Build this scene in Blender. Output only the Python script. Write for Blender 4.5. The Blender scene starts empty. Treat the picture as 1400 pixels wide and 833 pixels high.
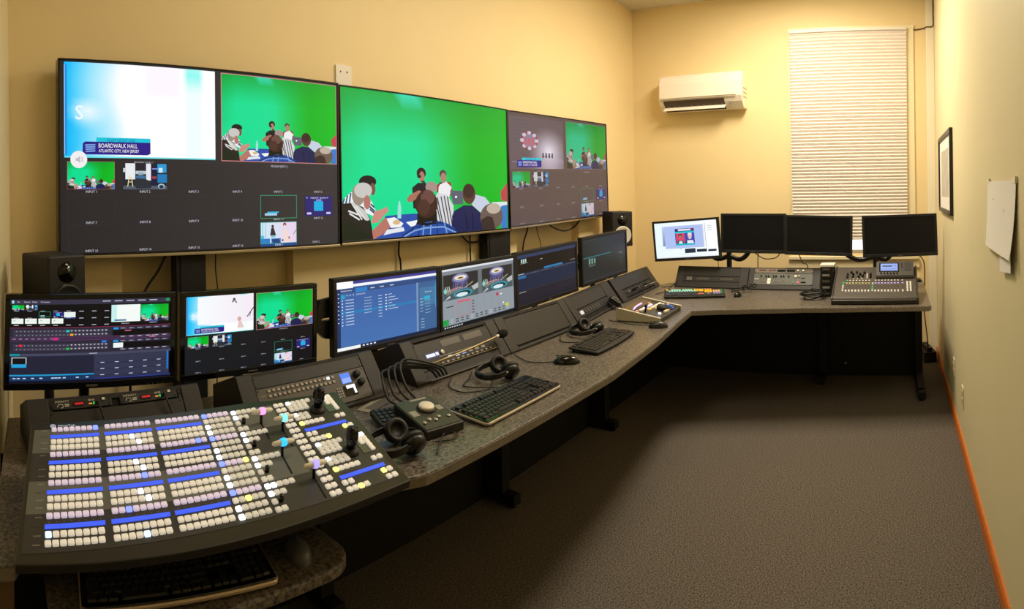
import bpy, math, random
from mathutils import Vector, Matrix, Euler
random.seed(7)
SC = bpy.context.scene
COL = SC.collection
PI = math.pi

# ------------------------------------------------------------------ camera (phone panorama: central cylindrical)
CAM = Vector((0.6803, -2.5563, 1.5307))
YAW, PITCH, ROLL, FPX, YC = 0.9319, -0.0019, -0.0179, 818.1952, 267.6405
def cam_axes():
    F = Vector((math.sin(YAW), math.cos(YAW), 0)); R = Vector((math.cos(YAW), -math.sin(YAW), 0)); U = Vector((0, 0, 1))
    F, U = F*math.cos(PITCH)+U*math.sin(PITCH), U*math.cos(PITCH)-F*math.sin(PITCH)
    R, U = R*math.cos(ROLL)+U*math.sin(ROLL), U*math.cos(ROLL)-R*math.sin(ROLL)
    return R, F, U
R_, F_, U_ = cam_axes()
cd = bpy.data.cameras.new('camera'); cam = bpy.data.objects.new('camera', cd); COL.objects.link(cam)
m = Matrix.Identity(4)
for i in range(3):
    m[i][0], m[i][1], m[i][2], m[i][3] = R_[i], U_[i], -F_[i], CAM[i]
cam.matrix_world = m
cd.type = 'PANO'
cd.panorama_type = 'CENTRAL_CYLINDRICAL'
cd.central_cylindrical_radius = 1.0
cd.central_cylindrical_range_u_min = -700/FPX
cd.central_cylindrical_range_u_max = 700/FPX
cd.central_cylindrical_range_v_max = YC/FPX
cd.central_cylindrical_range_v_min = -(833-YC)/FPX
cd.clip_start = 0.01
SC.camera = cam

# ------------------------------------------------------------------ light and exposure
SC.view_settings.view_transform = 'Standard'
SC.view_settings.look = 'None'
SC.view_settings.gamma = 1.0
SC.view_settings.use_curve_mapping = False
SC.view_settings.exposure = 0.0
SC.cycles.use_denoising = True
SC.cycles.max_bounces = 8
SC.cycles.sample_clamp_indirect = 4
world = bpy.data.worlds.new('world'); SC.world = world; world.use_nodes = True
world.node_tree.nodes['Background'].inputs[0].default_value = (0.95, 0.97, 1.0, 1)
world.node_tree.nodes['Background'].inputs[1].default_value = 1.6
LAMP_COL = (1.0, 0.885, 0.69)
LAMPS = [(4.75, -1.72, 80), (2.55, -1.30, 15)]      # two recessed ceiling panels: x, y, watts
ROOM_Z = 3.372
def ceiling_panel_light(x, y, watts):
    l = bpy.data.lights.new('panel_light', 'AREA'); l.shape = 'RECTANGLE'; l.size = 1.15; l.size_y = 0.55
    l.energy = watts; l.color = LAMP_COL
    o = bpy.data.objects.new('panel_light', l); COL.objects.link(o); o.location = (x, y, ROOM_Z-0.03)
    return o
for a in LAMPS: ceiling_panel_light(*a)

# ------------------------------------------------------------------ materials
def lin(c):
    if isinstance(c, str):
        c = c.lstrip('#'); c = tuple(int(c[i:i+2], 16)/255 for i in (0, 2, 4))
    return tuple(x/12.92 if x <= 0.04045 else ((x+0.055)/1.055)**2.4 for x in c[:3])
MATS = {}
def mat(name, col, rough=0.6, metal=0.0, emit=None, es=1.0, noise=None, spec=0.5, bump=None, coat=0.0):
    """noise=(scale, amount, second colour)  bump=(scale, strength)"""
    if name in MATS: return MATS[name]
    m = bpy.data.materials.new(name); m.use_nodes = True; nt = m.node_tree; b = nt.nodes['Principled BSDF']
    c = lin(col)
    b.inputs['Base Color'].default_value = (*c, 1); b.inputs['Roughness'].default_value = rough
    b.inputs['Metallic'].default_value = metal; b.inputs['Specular IOR Level'].default_value = spec
    if coat: b.inputs['Coat Weight'].default_value = coat
    if emit is not None:
        b.inputs['Emission Color'].default_value = (*lin(emit), 1); b.inputs['Emission Strength'].default_value = es
    tc = nt.nodes.new('ShaderNodeTexCoord')
    if noise:
        n = nt.nodes.new('ShaderNodeTexNoise'); n.inputs['Scale'].default_value = noise[0]; n.inputs['Detail'].default_value = 5
        n.inputs['Roughness'].default_value = 0.65
        r = nt.nodes.new('ShaderNodeValToRGB'); r.color_ramp.elements[0].position = 0.5-noise[1]; r.color_ramp.elements[1].position = 0.5+noise[1]
        r.color_ramp.elements[0].color = (*c, 1); r.color_ramp.elements[1].color = (*lin(noise[2]), 1)
        nt.links.new(tc.outputs['Object'], n.inputs['Vector']); nt.links.new(n.outputs['Fac'], r.inputs[0]); nt.links.new(r.outputs[0], b.inputs['Base Color'])
    if bump:
        n2 = nt.nodes.new('ShaderNodeTexNoise'); n2.inputs['Scale'].default_value = bump[0]; n2.inputs['Detail'].default_value = 3
        bp = nt.nodes.new('ShaderNodeBump'); bp.inputs['Strength'].default_value = bump[1]; bp.inputs['Distance'].default_value = 0.002
        nt.links.new(tc.outputs['Object'], n2.inputs['Vector']); nt.links.new(n2.outputs['Fac'], bp.inputs['Height']); nt.links.new(bp.outputs[0], b.inputs['Normal'])
    MATS[name] = m
    return m
WALL = mat('cream_paint', '#efd9a7', 0.55, noise=(3, 0.3, '#ecd5a2'), bump=(160, 0.12), spec=0.3)
WALL2 = mat('pale_cream_paint', '#e9dcb4', 0.55, noise=(3, 0.3, '#e6d8ae'), bump=(160, 0.1), spec=0.3)
TRIMW = mat('cream_gloss_trim', '#efe0b8', 0.4)
CEIL = mat('ceiling_tile', '#e4ddcf', 0.9, noise=(120, 0.15, '#d2cabc'))
CARPET = mat('charcoal_carpet', '#3b3631', 1.0, noise=(150, 0.14, '#847a70'), bump=(420, 0.9), spec=0.05)
WOOD = mat('orange_wood', '#dc7a2c', 0.4, noise=(14, 0.3, '#c86820'))
LAM = mat('speckled_laminate', '#2f2a26', 0.34, noise=(95, 0.13, '#82786c'), spec=0.5)
LAME = mat('laminate_edge', '#6d655b', 0.35, noise=(75, 0.2, '#857c70'))
BLK = mat('black_plastic', '#121113', 0.35)
BLKM = mat('matte_black', '#171516', 0.6)
BLKG = mat('gloss_black', '#08080a', 0.12)
STEEL = mat('textured_black_steel', '#2b2726', 0.55, bump=(500, 0.25), spec=0.4)
STEEL2 = mat('rack_panel_black', '#252220', 0.5, spec=0.4)
DKSTEEL = mat('dark_leg_steel', '#060505', 0.7)
GREY = mat('grey_plastic', '#5a5650', 0.5)
GREYL = mat('light_grey_plastic', '#9a948a', 0.45)
SILV = mat('silver_plastic', '#b8b2a8', 0.3, metal=0.6)
CHAMP = mat('champagne_metal', '#b5a68a', 0.3, metal=0.7)
WHT = mat('white_plastic', '#ece6da', 0.4)
PAPER = mat('paper', '#f6f0e8', 0.8)
INK = mat('grey_ink', '#6d6a70', 0.8)
RUB = mat('black_rubber', '#0b0b0c', 0.55)
HOLE = mat('dark_hole', '#030303', 0.9)
GLASSY = None
def emat(name, col, s=1.0):
    return mat(name, '#0a0a0a', 0.4, emit=col, es=s)

def screen_mat():
    m = bpy.data.materials.new('lit_screen'); m.use_nodes = True; nt = m.node_tree; b = nt.nodes['Principled BSDF']
    a = nt.nodes.new('ShaderNodeAttribute'); a.attribute_name = 'Col'
    b.inputs['Base Color'].default_value = (0.006, 0.006, 0.007, 1); b.inputs['Roughness'].default_value = 0.3; b.inputs['Specular IOR Level'].default_value = 0.22
    nt.links.new(a.outputs['Color'], b.inputs['Emission Color']); b.inputs['Emission Strength'].default_value = 1.0
    return m
SCREEN = screen_mat()

# ------------------------------------------------------------------ mesh builder
def mx(loc=(0, 0, 0), rot=(0, 0, 0), s=1):
    return Matrix.Translation(loc) @ Euler(rot).to_matrix().to_4x4() @ Matrix.Scale(s, 4)
class MB:
    def __init__(s, M=None): s.v = []; s.f = []; s.mi = []; s.sm = []; s.M = M or Matrix.Identity(4)
    def add(s, vs, fs, mi=0, smooth=False, M=None):
        k = len(s.v); T = s.M @ M if M is not None else s.M
        s.v += [tuple(T @ Vector(p)) for p in vs]
        for f in fs: s.f.append([i+k for i in f]); s.mi.append(mi); s.sm.append(smooth)
        return s
    def box(s, lo, hi, mi=0, M=None):
        (a, b, c), (d, e, f) = lo, hi
        return s.add([(a, b, c), (d, b, c), (d, e, c), (a, e, c), (a, b, f), (d, b, f), (d, e, f), (a, e, f)],
                     [(0, 3, 2, 1), (4, 5, 6, 7), (0, 1, 5, 4), (1, 2, 6, 5), (2, 3, 7, 6), (3, 0, 4, 7)], mi, False, M)
    def cbox(s, c, d, mi=0, M=None):
        return s.box([c[i]-d[i]/2 for i in range(3)], [c[i]+d[i]/2 for i in range(3)], mi, M)
    def frustum(s, lo, hi, tap, mi=0, M=None):      # box with its top inset by tap
        (a, b, c), (d, e, f) = lo, hi; t = tap
        return s.add([(a, b, c), (d, b, c), (d, e, c), (a, e, c), (a+t, b+t, f), (d-t, b+t, f), (d-t, e-t, f), (a+t, e-t, f)],
                     [(0, 3, 2, 1), (4, 5, 6, 7), (0, 1, 5, 4), (1, 2, 6, 5), (2, 3, 7, 6), (3, 0, 4, 7)], mi, False, M)
    def prism(s, poly, h0, h1, ax='z', mi=0, M=None, smooth=False):   # poly in the plane normal to ax
        n = len(poly)
        def P(p, h): return (p[0], p[1], h) if ax == 'z' else ((h, p[0], p[1]) if ax == 'x' else (p[0], h, p[1]))
        vs = [P(p, h0) for p in poly]+[P(p, h1) for p in poly]
        fs = [tuple(range(n))[::-1], tuple(range(n, 2*n))]+[(i, (i+1) % n, n+(i+1) % n, n+i) for i in range(n)]
        return s.add(vs, fs, mi, smooth, M)
    def cyl(s, p0, p1, r0, r1=None, n=16, mi=0, M=None, smooth=True):
        r1 = r0 if r1 is None else r1
        p0, p1 = Vector(p0), Vector(p1); d = (p1-p0).normalized(); a = d.orthogonal().normalized(); b = d.cross(a)
        vs = [p0+(a*math.cos(2*PI*i/n)+b*math.sin(2*PI*i/n))*r0 for i in range(n)]+[p1+(a*math.cos(2*PI*i/n)+b*math.sin(2*PI*i/n))*r1 for i in range(n)]
        s.add(vs, [(i, (i+1) % n, n+(i+1) % n, n+i) for i in range(n)], mi, smooth, M)
        return s.add(vs, [tuple(range(n))[::-1], tuple(range(n, 2*n))], mi, False, M)
    def lathe(s, prof, n=20, mi=0, M=None, ax='z', smooth=True):     # prof: (radius, height)
        vs = []; k = len(prof)
        for r, h in prof:
            for i in range(n):
                a = 2*PI*i/n; x, y = r*math.cos(a), r*math.sin(a)
                vs.append((x, y, h) if ax == 'z' else ((h, x, y) if ax == 'x' else (x, -h, y)))
        fs = [(j*n+i, j*n+(i+1) % n, (j+1)*n+(i+1) % n, (j+1)*n+i) for j in range(k-1) for i in range(n)]
        fs += [tuple(range(n))[::-1], tuple(range((k-1)*n, k*n))]
        return s.add(vs, fs, mi, smooth, M)
    def tube(s, pts, r, n=8, mi=0, M=None, closed=False, sub=4):
        P = [Vector(p) for p in pts]
        if sub > 1 and len(P) > 2:
            Q = []; L = len(P)
            rng = range(L if closed else L-1)
            for i in rng:
                g = (lambda j: P[j % L]) if closed else (lambda j: P[max(0, min(L-1, j))])
                a, b, c, d = g(i-1), g(i), g(i+1), g(i+2)
                for k in range(sub):
                    t = k/sub; Q.append(0.5*((2*b)+(c-a)*t+(2*a-5*b+4*c-d)*t*t+(3*b-a-3*c+d)*t**3))
            if not closed: Q.append(P[-1])
            P = Q
        L = len(P); vs = []; a = None
        for i in range(L):
            t = (P[(i+1) % L]-P[i-1]) if closed else (P[min(i+1, L-1)]-P[max(i-1, 0)])
            t.normalize()
            a = t.orthogonal().normalized() if a is None else (a-t*a.dot(t)).normalized()
            b = t.cross(a)
            rr = r[min(i*len(r)//L, len(r)-1)] if isinstance(r, (list, tuple)) else r
            vs += [P[i]+(a*math.cos(2*PI*k/n)+b*math.sin(2*PI*k/n))*rr for k in range(n)]
        fs = [(j*n+i, j*n+(i+1) % n, ((j+1) % L)*n+(i+1) % n, ((j+1) % L)*n+i) for j in range(L if closed else L-1) for i in range(n)]
        s.add(vs, fs, mi, True, M)
        if not closed: s.add(vs, [tuple(range(n))[::-1], tuple(range((L-1)*n, L*n))], mi, False, M)
        return s
    def ell(s, c, r, n=16, m=10, mi=0, M=None, zmin=-1.0):
        vs = []
        rows = [max(zmin, -math.cos(PI*j/m)) for j in range(m+1)]
        for z in rows:
            q = math.sqrt(max(0, 1-z*z)) if z > -0.999 else 0.001
            if z == 1 or z > 0.9999: q = 0.001
            vs += [(c[0]+r[0]*q*math.cos(2*PI*i/n), c[1]+r[1]*q*math.sin(2*PI*i/n), c[2]+r[2]*z) for i in range(n)]
        fs = [(j*n+i, j*n+(i+1) % n, (j+1)*n+(i+1) % n, (j+1)*n+i) for j in range(m) for i in range(n)]+[tuple(range(n))[::-1], tuple(range(m*n, m*n+n))]
        return s.add(vs, fs, mi, True, M)
    def rrect(s, cx, cy, w, h, r, z0, z1, mi=0, M=None, ch=0.0, ax='z', n=5):   # rounded-corner slab, optional top chamfer
        def ring(w, h, r):
            o = []
            for sx, sy, a0 in ((1, 1, 0), (-1, 1, 90), (-1, -1, 180), (1, -1, 270)):
                for k in range(n+1):
                    a = math.radians(a0+90*k/n); o.append((cx+sx*(w/2-r)+r*math.cos(a), cy+sy*(h/2-r)+r*math.sin(a)))
            return o
        def P(p, z): return (p[0], p[1], z) if ax == 'z' else ((z, p[0], p[1]) if ax == 'x' else (p[0], z, p[1]))
        sg = 1 if z1 > z0 else -1
        rings = [(ring(w, h, r), z0)]
        if ch: rings += [(ring(w, h, r), z1-sg*ch), (ring(w-2*ch, h-2*ch, max(r-ch, 0.0003)), z1)]
        else: rings += [(ring(w, h, r), z1)]
        N = 4*(n+1); vs = [P(p, z) for rg, z in rings for p in rg]; K = len(rings)
        fs = [(j*N+i, j*N+(i+1) % N, (j+1)*N+(i+1) % N, (j+1)*N+i) for j in range(K-1) for i in range(N)]
        fs += [tuple(range(N))[::-1], tuple(range((K-1)*N, K*N))]
        return s.add(vs, fs, mi, False, M)
    def mesh(s, name, mats):
        me = bpy.data.meshes.new(name); me.from_pydata(s.v, [], s.f)
        for mt in (mats if isinstance(mats, (list, tuple)) else [mats]): me.materials.append(mt)
        me.polygons.foreach_set('material_index', s.mi); me.polygons.foreach_set('use_smooth', s.sm)
        me.update(); return me
    def build(s, name, mats, parent=None, bevel=0, seg=2):
        o = bpy.data.objects.new(name, s.mesh(name, mats)); COL.objects.link(o)
        if parent is not None: o.parent = parent
        if bevel:
            b = o.modifiers.new('bevel', 'BEVEL'); b.width = bevel; b.segments = seg; b.limit_method = 'ANGLE'; b.angle_limit = 0.7
        return o
def tag(o, label=None, cat=None, group=None, kind=None):
    if label: o['label'] = label
    if cat: o['category'] = cat
    if group: o['group'] = group
    if kind: o['kind'] = kind
    return o
def thing(name, label, cat, loc=(0, 0, 0), rot=(0, 0, 0), group=None):
    o = bpy.data.objects.new(name, None); COL.objects.link(o); o.empty_display_size = 0.1
    o.location = loc; o.rotation_euler = rot if isinstance(rot, (tuple, list, Euler)) else (0, 0, rot)
    return tag(o, label, cat, group)
def inst(me, name, parent, loc, rot=(0, 0, 0), scale=None):
    o = bpy.data.objects.new(name, me); COL.objects.link(o); o.parent = parent; o.location = loc; o.rotation_euler = rot
    if scale: o.scale = scale
    return o

# flat picture / lettering builder -------------------------------------------------------------
TXT = {}
def text_geo(s):
    if s not in TXT:
        cu = bpy.data.curves.new('lettering', 'FONT'); cu.body = s; cu.size = 1; cu.resolution_u = 2
        ob = bpy.data.objects.new('lettering', cu); me = ob.to_mesh()
        vs = [(v.co.x, v.co.y) for v in me.vertices]; fs = [tuple(p.vertices) for p in me.polygons]
        ob.to_mesh_clear(); bpy.data.objects.remove(ob); bpy.data.curves.remove(cu)
        xs = [v[0] for v in vs] or [0, 1]
        TXT[s] = ([(x-min(xs), y) for x, y in vs], fs, (max(xs)-min(xs)) or 1)
    return TXT[s]
def letters(mb, s, x, y, h, w=None, mi=0, M=None, z=0.0):      # lettering in the local xy plane, cap height h
    vs, fs, tw = text_geo(s); k = h/0.7; kx = (w/tw) if w else k
    mb.add([(x+a*kx, y+b*k, z) for a, b in vs], fs, mi, False, M)
class Scr:
    """picture on a screen: shapes in a 0..1 frame (x right, y down), kept as coloured faces of one flat panel"""
    def __init__(s, w, h): s.w, s.h = w, h; s.v = []; s.f = []; s.c = []; s.z = 0; s.win = (0, 0, 1, 1); s.dim = None
    def col(s, c):
        if isinstance(c, str): c = c.lstrip('#'); c = tuple(int(c[i:i+2], 16)/255 for i in (0, 2, 4))
        if s.dim:
            k, t = s.dim; c = tuple(a*k+b*(1-k) for a, b in zip(c, t))
        return (*lin(c), 1)
    def map(s, x, y):
        a, b, c, d = s.win; return a+x*(c-a), b+y*(d-b)
    def clip(s, pts):
        a, b, c, d = s.win
        for ax, lim, sg in ((0, a, 1), (0, c, -1), (1, b, 1), (1, d, -1)):
            o = []
            for i, p in enumerate(pts):
                q = pts[i-1]; ip = (p[ax]-lim)*sg >= -1e-9; iq = (q[ax]-lim)*sg >= -1e-9
                if ip != iq:
                    t = (lim-q[ax])/(p[ax]-q[ax]); o.append(tuple(q[k]+(p[k]-q[k])*t for k in (0, 1)))
                if ip: o.append(p)
            pts = o
            if len(pts) < 3: return []
        return pts
    def poly(s, pts, c, bump=True):
        pts = s.clip([s.map(*p) for p in pts])
        if len(pts) < 3: return
        if bump: s.z += 1
        k = len(s.v); s.v += [((x-0.5)*s.w, (0.5-y)*s.h, s.z*1.2e-5) for x, y in pts]; s.f.append(list(range(k, k+len(pts)))); s.c += [s.col(c)]*len(pts)
    def rect(s, x0, y0, x1, y1, c): s.poly([(x0, y0), (x0, y1), (x1, y1), (x1, y0)], c)
    def frame(s, x0, y0, x1, y1, t, c):
        tx, ty = t, t*1.6
        for r in ((x0, y0, x1, y0+ty), (x0, y1-ty, x1, y1), (x0, y0, x0+tx, y1), (x1-tx, y0, x1, y1)): s.rect(*r, c)
    def ell(s, x, y, rx, ry, c, n=18): s.poly([(x+rx*math.cos(-2*PI*i/n), y+ry*math.sin(-2*PI*i/n)) for i in range(n)], c)
    def line(s, x0, y0, x1, y1, t, c):
        dx, dy = x1-x0, (y1-y0)*0.56; L = math.hypot(dx, dy) or 1; nx, ny = -dy/L*t/2, dx/L*t/2/0.56
        s.poly([(x0+nx, y0+ny), (x0-nx, y0-ny), (x1-nx, y1-ny), (x1+nx, y1+ny)], c)
    def grad(s, x0, y0, x1, y1, fn, nx=12, ny=8):
        s.z += 1
        for i in range(nx):
            for j in range(ny):
                q = [((i+a)/nx, (j+b)/ny) for a, b in ((0, 0), (0, 1), (1, 1), (1, 0))]
                k = len(s.v)
                for u, v in q:
                    X, Y = s.map(x0+(x1-x0)*u, y0+(y1-y0)*v); s.v.append(((X-0.5)*s.w, (0.5-Y)*s.h, s.z*1.2e-5)); s.c.append(s.col(fn(u, v)))
                s.f.append([k, k+1, k+2, k+3])
    def text(s, t, x, y, h, c, w=None, align='l'):      # y = baseline, h = cap height in frame units
        vs, fs, tw = text_geo(t); a, b, cc, d = s.win; k = h/0.7; ar = (s.h*(d-b))/(s.w*(cc-a))
        kx = (w/tw) if w else k*ar
        if align == 'c': x -= tw*kx/2
        s.z += 1; n = len(s.v)
        for p, q in vs:
            X, Y = s.map(x+p*kx, y-q*k); s.v.append(((X-0.5)*s.w, (0.5-Y)*s.h, s.z*1.2e-5)); s.c.append(s.col(c))
        s.f += [[i+n for i in f] for f in fs]
    def sub(s, x0, y0, x1, y1):
        class W:
            def __enter__(w_): w_.o = s.win; a, b = s.map(x0, y0); c, d = s.map(x1, y1); s.win = (a, b, c, d)
            def __exit__(w_, *a): s.win = w_.o
        return W()
    def build(s, name, parent, M):
        me = bpy.data.meshes.new(name); me.from_pydata([tuple(M @ Vector(p)) for p in s.v], [], s.f); me.materials.append(SCREEN)
        at = me.color_attributes.new('Col', 'FLOAT_COLOR', 'POINT')
        fl = [x for c in s.c for x in c]; at.data.foreach_set('color', fl); me.update()
        o = bpy.data.objects.new(name, me); COL.objects.link(o); o.parent = parent
        return o

# ------------------------------------------------------------------ the room shell
LX, RY, H = 6.204, -2.938, ROOM_Z
def struct(name, mb, mats, bevel=0):
    o = mb.build(name, mats, None, bevel); o['kind'] = 'structure'; return o
b = MB(); b.box((-1.2, -3.2, -0.1), (6.5, 0.3, 0.0)); struct('floor', b, CARPET)
b = MB(); b.box((-1.2, -3.2, H), (6.5, 0.3, H+0.1))
for k in range(12):
    x = LX-0.61*k; b.box((x-0.012, -3.0, H-0.004), (x+0.012, 0, H), 1)
for k in range(5):
    y = RY+0.16+0.61*k; b.box((-1.0, y-0.012, H-0.0045), (LX, y+0.012, H), 1)
struct('ceiling', b, [CEIL, mat('ceiling_grid', '#d8cfba', 0.6)])
# TV wall with two shallow blocked-up window recesses behind the screens
b = MB()
RX = [(1.41, 2.30), (4.17, 5.06)]; RZ = (0.72, 2.05); T = 0.2
xs = [0.5, RX[0][0], RX[0][1], RX[1][0], RX[1][1], LX+0.2]
b.box((xs[0], 0, 0), (xs[1], T, H)); b.box((xs[2], 0, 0), (xs[3], T, H)); b.box((xs[4], 0, 0), (xs[5], T, H))
for a, c in RX:
    b.box((a, 0, 0), (c, T, RZ[0])); b.box((a, 0, RZ[1]), (c, T, H)); b.box((a, 0.07, RZ[0]), (c, T, RZ[1]))
struct('wall_back', b, WALL)
# far wall with the window opening
WY0, WY1, WZ0, WZ1 = -2.66, -1.66, 0.93, 2.93
b = MB(); b.box((LX, WY1, 0), (LX+T, 0.2, H)); b.box((LX, RY-0.2, 0), (LX+T, WY0, H)); b.box((LX, WY0, 0), (LX+T, WY1, WZ0)); b.box((LX, WY0, WZ1), (LX+T, WY1, H))
struct('wall_far', b, WALL)
b = MB(); b.box((-1.2, RY-0.2, 0), (LX+0.2, RY, H)); struct('wall_right', b, WALL2)
# left wall slants slightly, then steps out beside the viewer
b = MB(); b.prism([(0.92, 0.0), (0.60, -1.6), (0.45, -1.55), (0.74, 0.0)], 0, H); struct('wall_left', b, WALL2)
b = MB(); b.box((-1.2, -1.6, 0), (0.53, -1.45, H)); struct('wall_entry', b, WALL2)
b = MB(); b.box((-1.2, RY, 0), (-1.0, -1.5, H)); struct('wall_rear', b, WALL2)
# baseboards
b = MB(); b.prism([(RY, 0), (RY+0.014, 0), (RY+0.014, 0.06), (RY+0.008, 0.075), (RY, 0.075)], -1.0, LX, 'x'); struct('baseboard_right', b, WOOD)
b = MB(); b.prism([(LX, 0), (LX-0.014, 0), (LX-0.014, 0.06), (LX-0.008, 0.075), (LX, 0.075)], RY, 0, 'y'); struct('baseboard_far', b, WOOD)
b = MB(); b.box((0.95, -0.014, 0), (LX, 0, 0.075)); struct('baseboard_back', b, WOOD)
# window: casing, sill, sash and glass in the opening
b = MB()
b.box((LX-0.018, WY1, WZ0-0.1), (LX, WY1+0.07, WZ1+0.07)); b.box((LX-0.018, WY0-0.09, WZ0-0.1), (LX, WY0, WZ1+0.07)); b.box((LX-0.02, WY0-0.095, WZ1+0.07), (LX, WY1+0.075, WZ1+0.1)); b.box((LX-0.018, WY0, WZ1), (LX, WY1, WZ1+0.07))
b.box((LX-0.022, WY0-0.12, WZ0-0.13), (LX, WY1+0.1, WZ0-0.05))
b.box((LX-0.02, WY0-0.12, 0.70), (LX, -2.10, 0.72))
w = struct('window_1', b, TRIMW, 0.003)
b = MB(); b.box((LX-0.05, WY0-0.11, WZ0-0.05), (LX+0.06, WY1+0.09, WZ0-0.02)); b.build('window_sill', TRIMW, w, 0.004)
b = MB(); b.box((LX+0.06, WY0+0.05, WZ0), (LX+0.1, WY1-0.05, WZ0+0.03)); b.box((LX+0.06, WY0, WZ0), (LX+0.1, WY0+0.05, WZ1)); b.box((LX+0.06, WY1-0.05, WZ0), (LX+0.1, WY1, WZ1)); b.box((LX+0.06, WY0+0.05, 1.9), (LX+0.1, WY1-0.05, 1.95)); b.box((LX+0.06, WY0+0.05, WZ1-0.05), (LX+0.1, WY1-0.05, WZ1))
b.build('window_sash', WHT, w)
GL = bpy.data.materials.new('window_glass'); GL.use_nodes = True
g = GL.node_tree.nodes['Principled BSDF']; g.inputs['Base Color'].default_value = (1, 1, 1, 1); g.inputs['Transmission Weight'].default_value = 1; g.inputs['Roughness'].default_value = 0.0; g.inputs['IOR'].default_value = 1.1
b = MB(); b.box((LX+0.078, WY0+0.05, WZ0+0.03), (LX+0.082, WY1-0.05, WZ1-0.05)); b.build('pane', GL, w)
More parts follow.
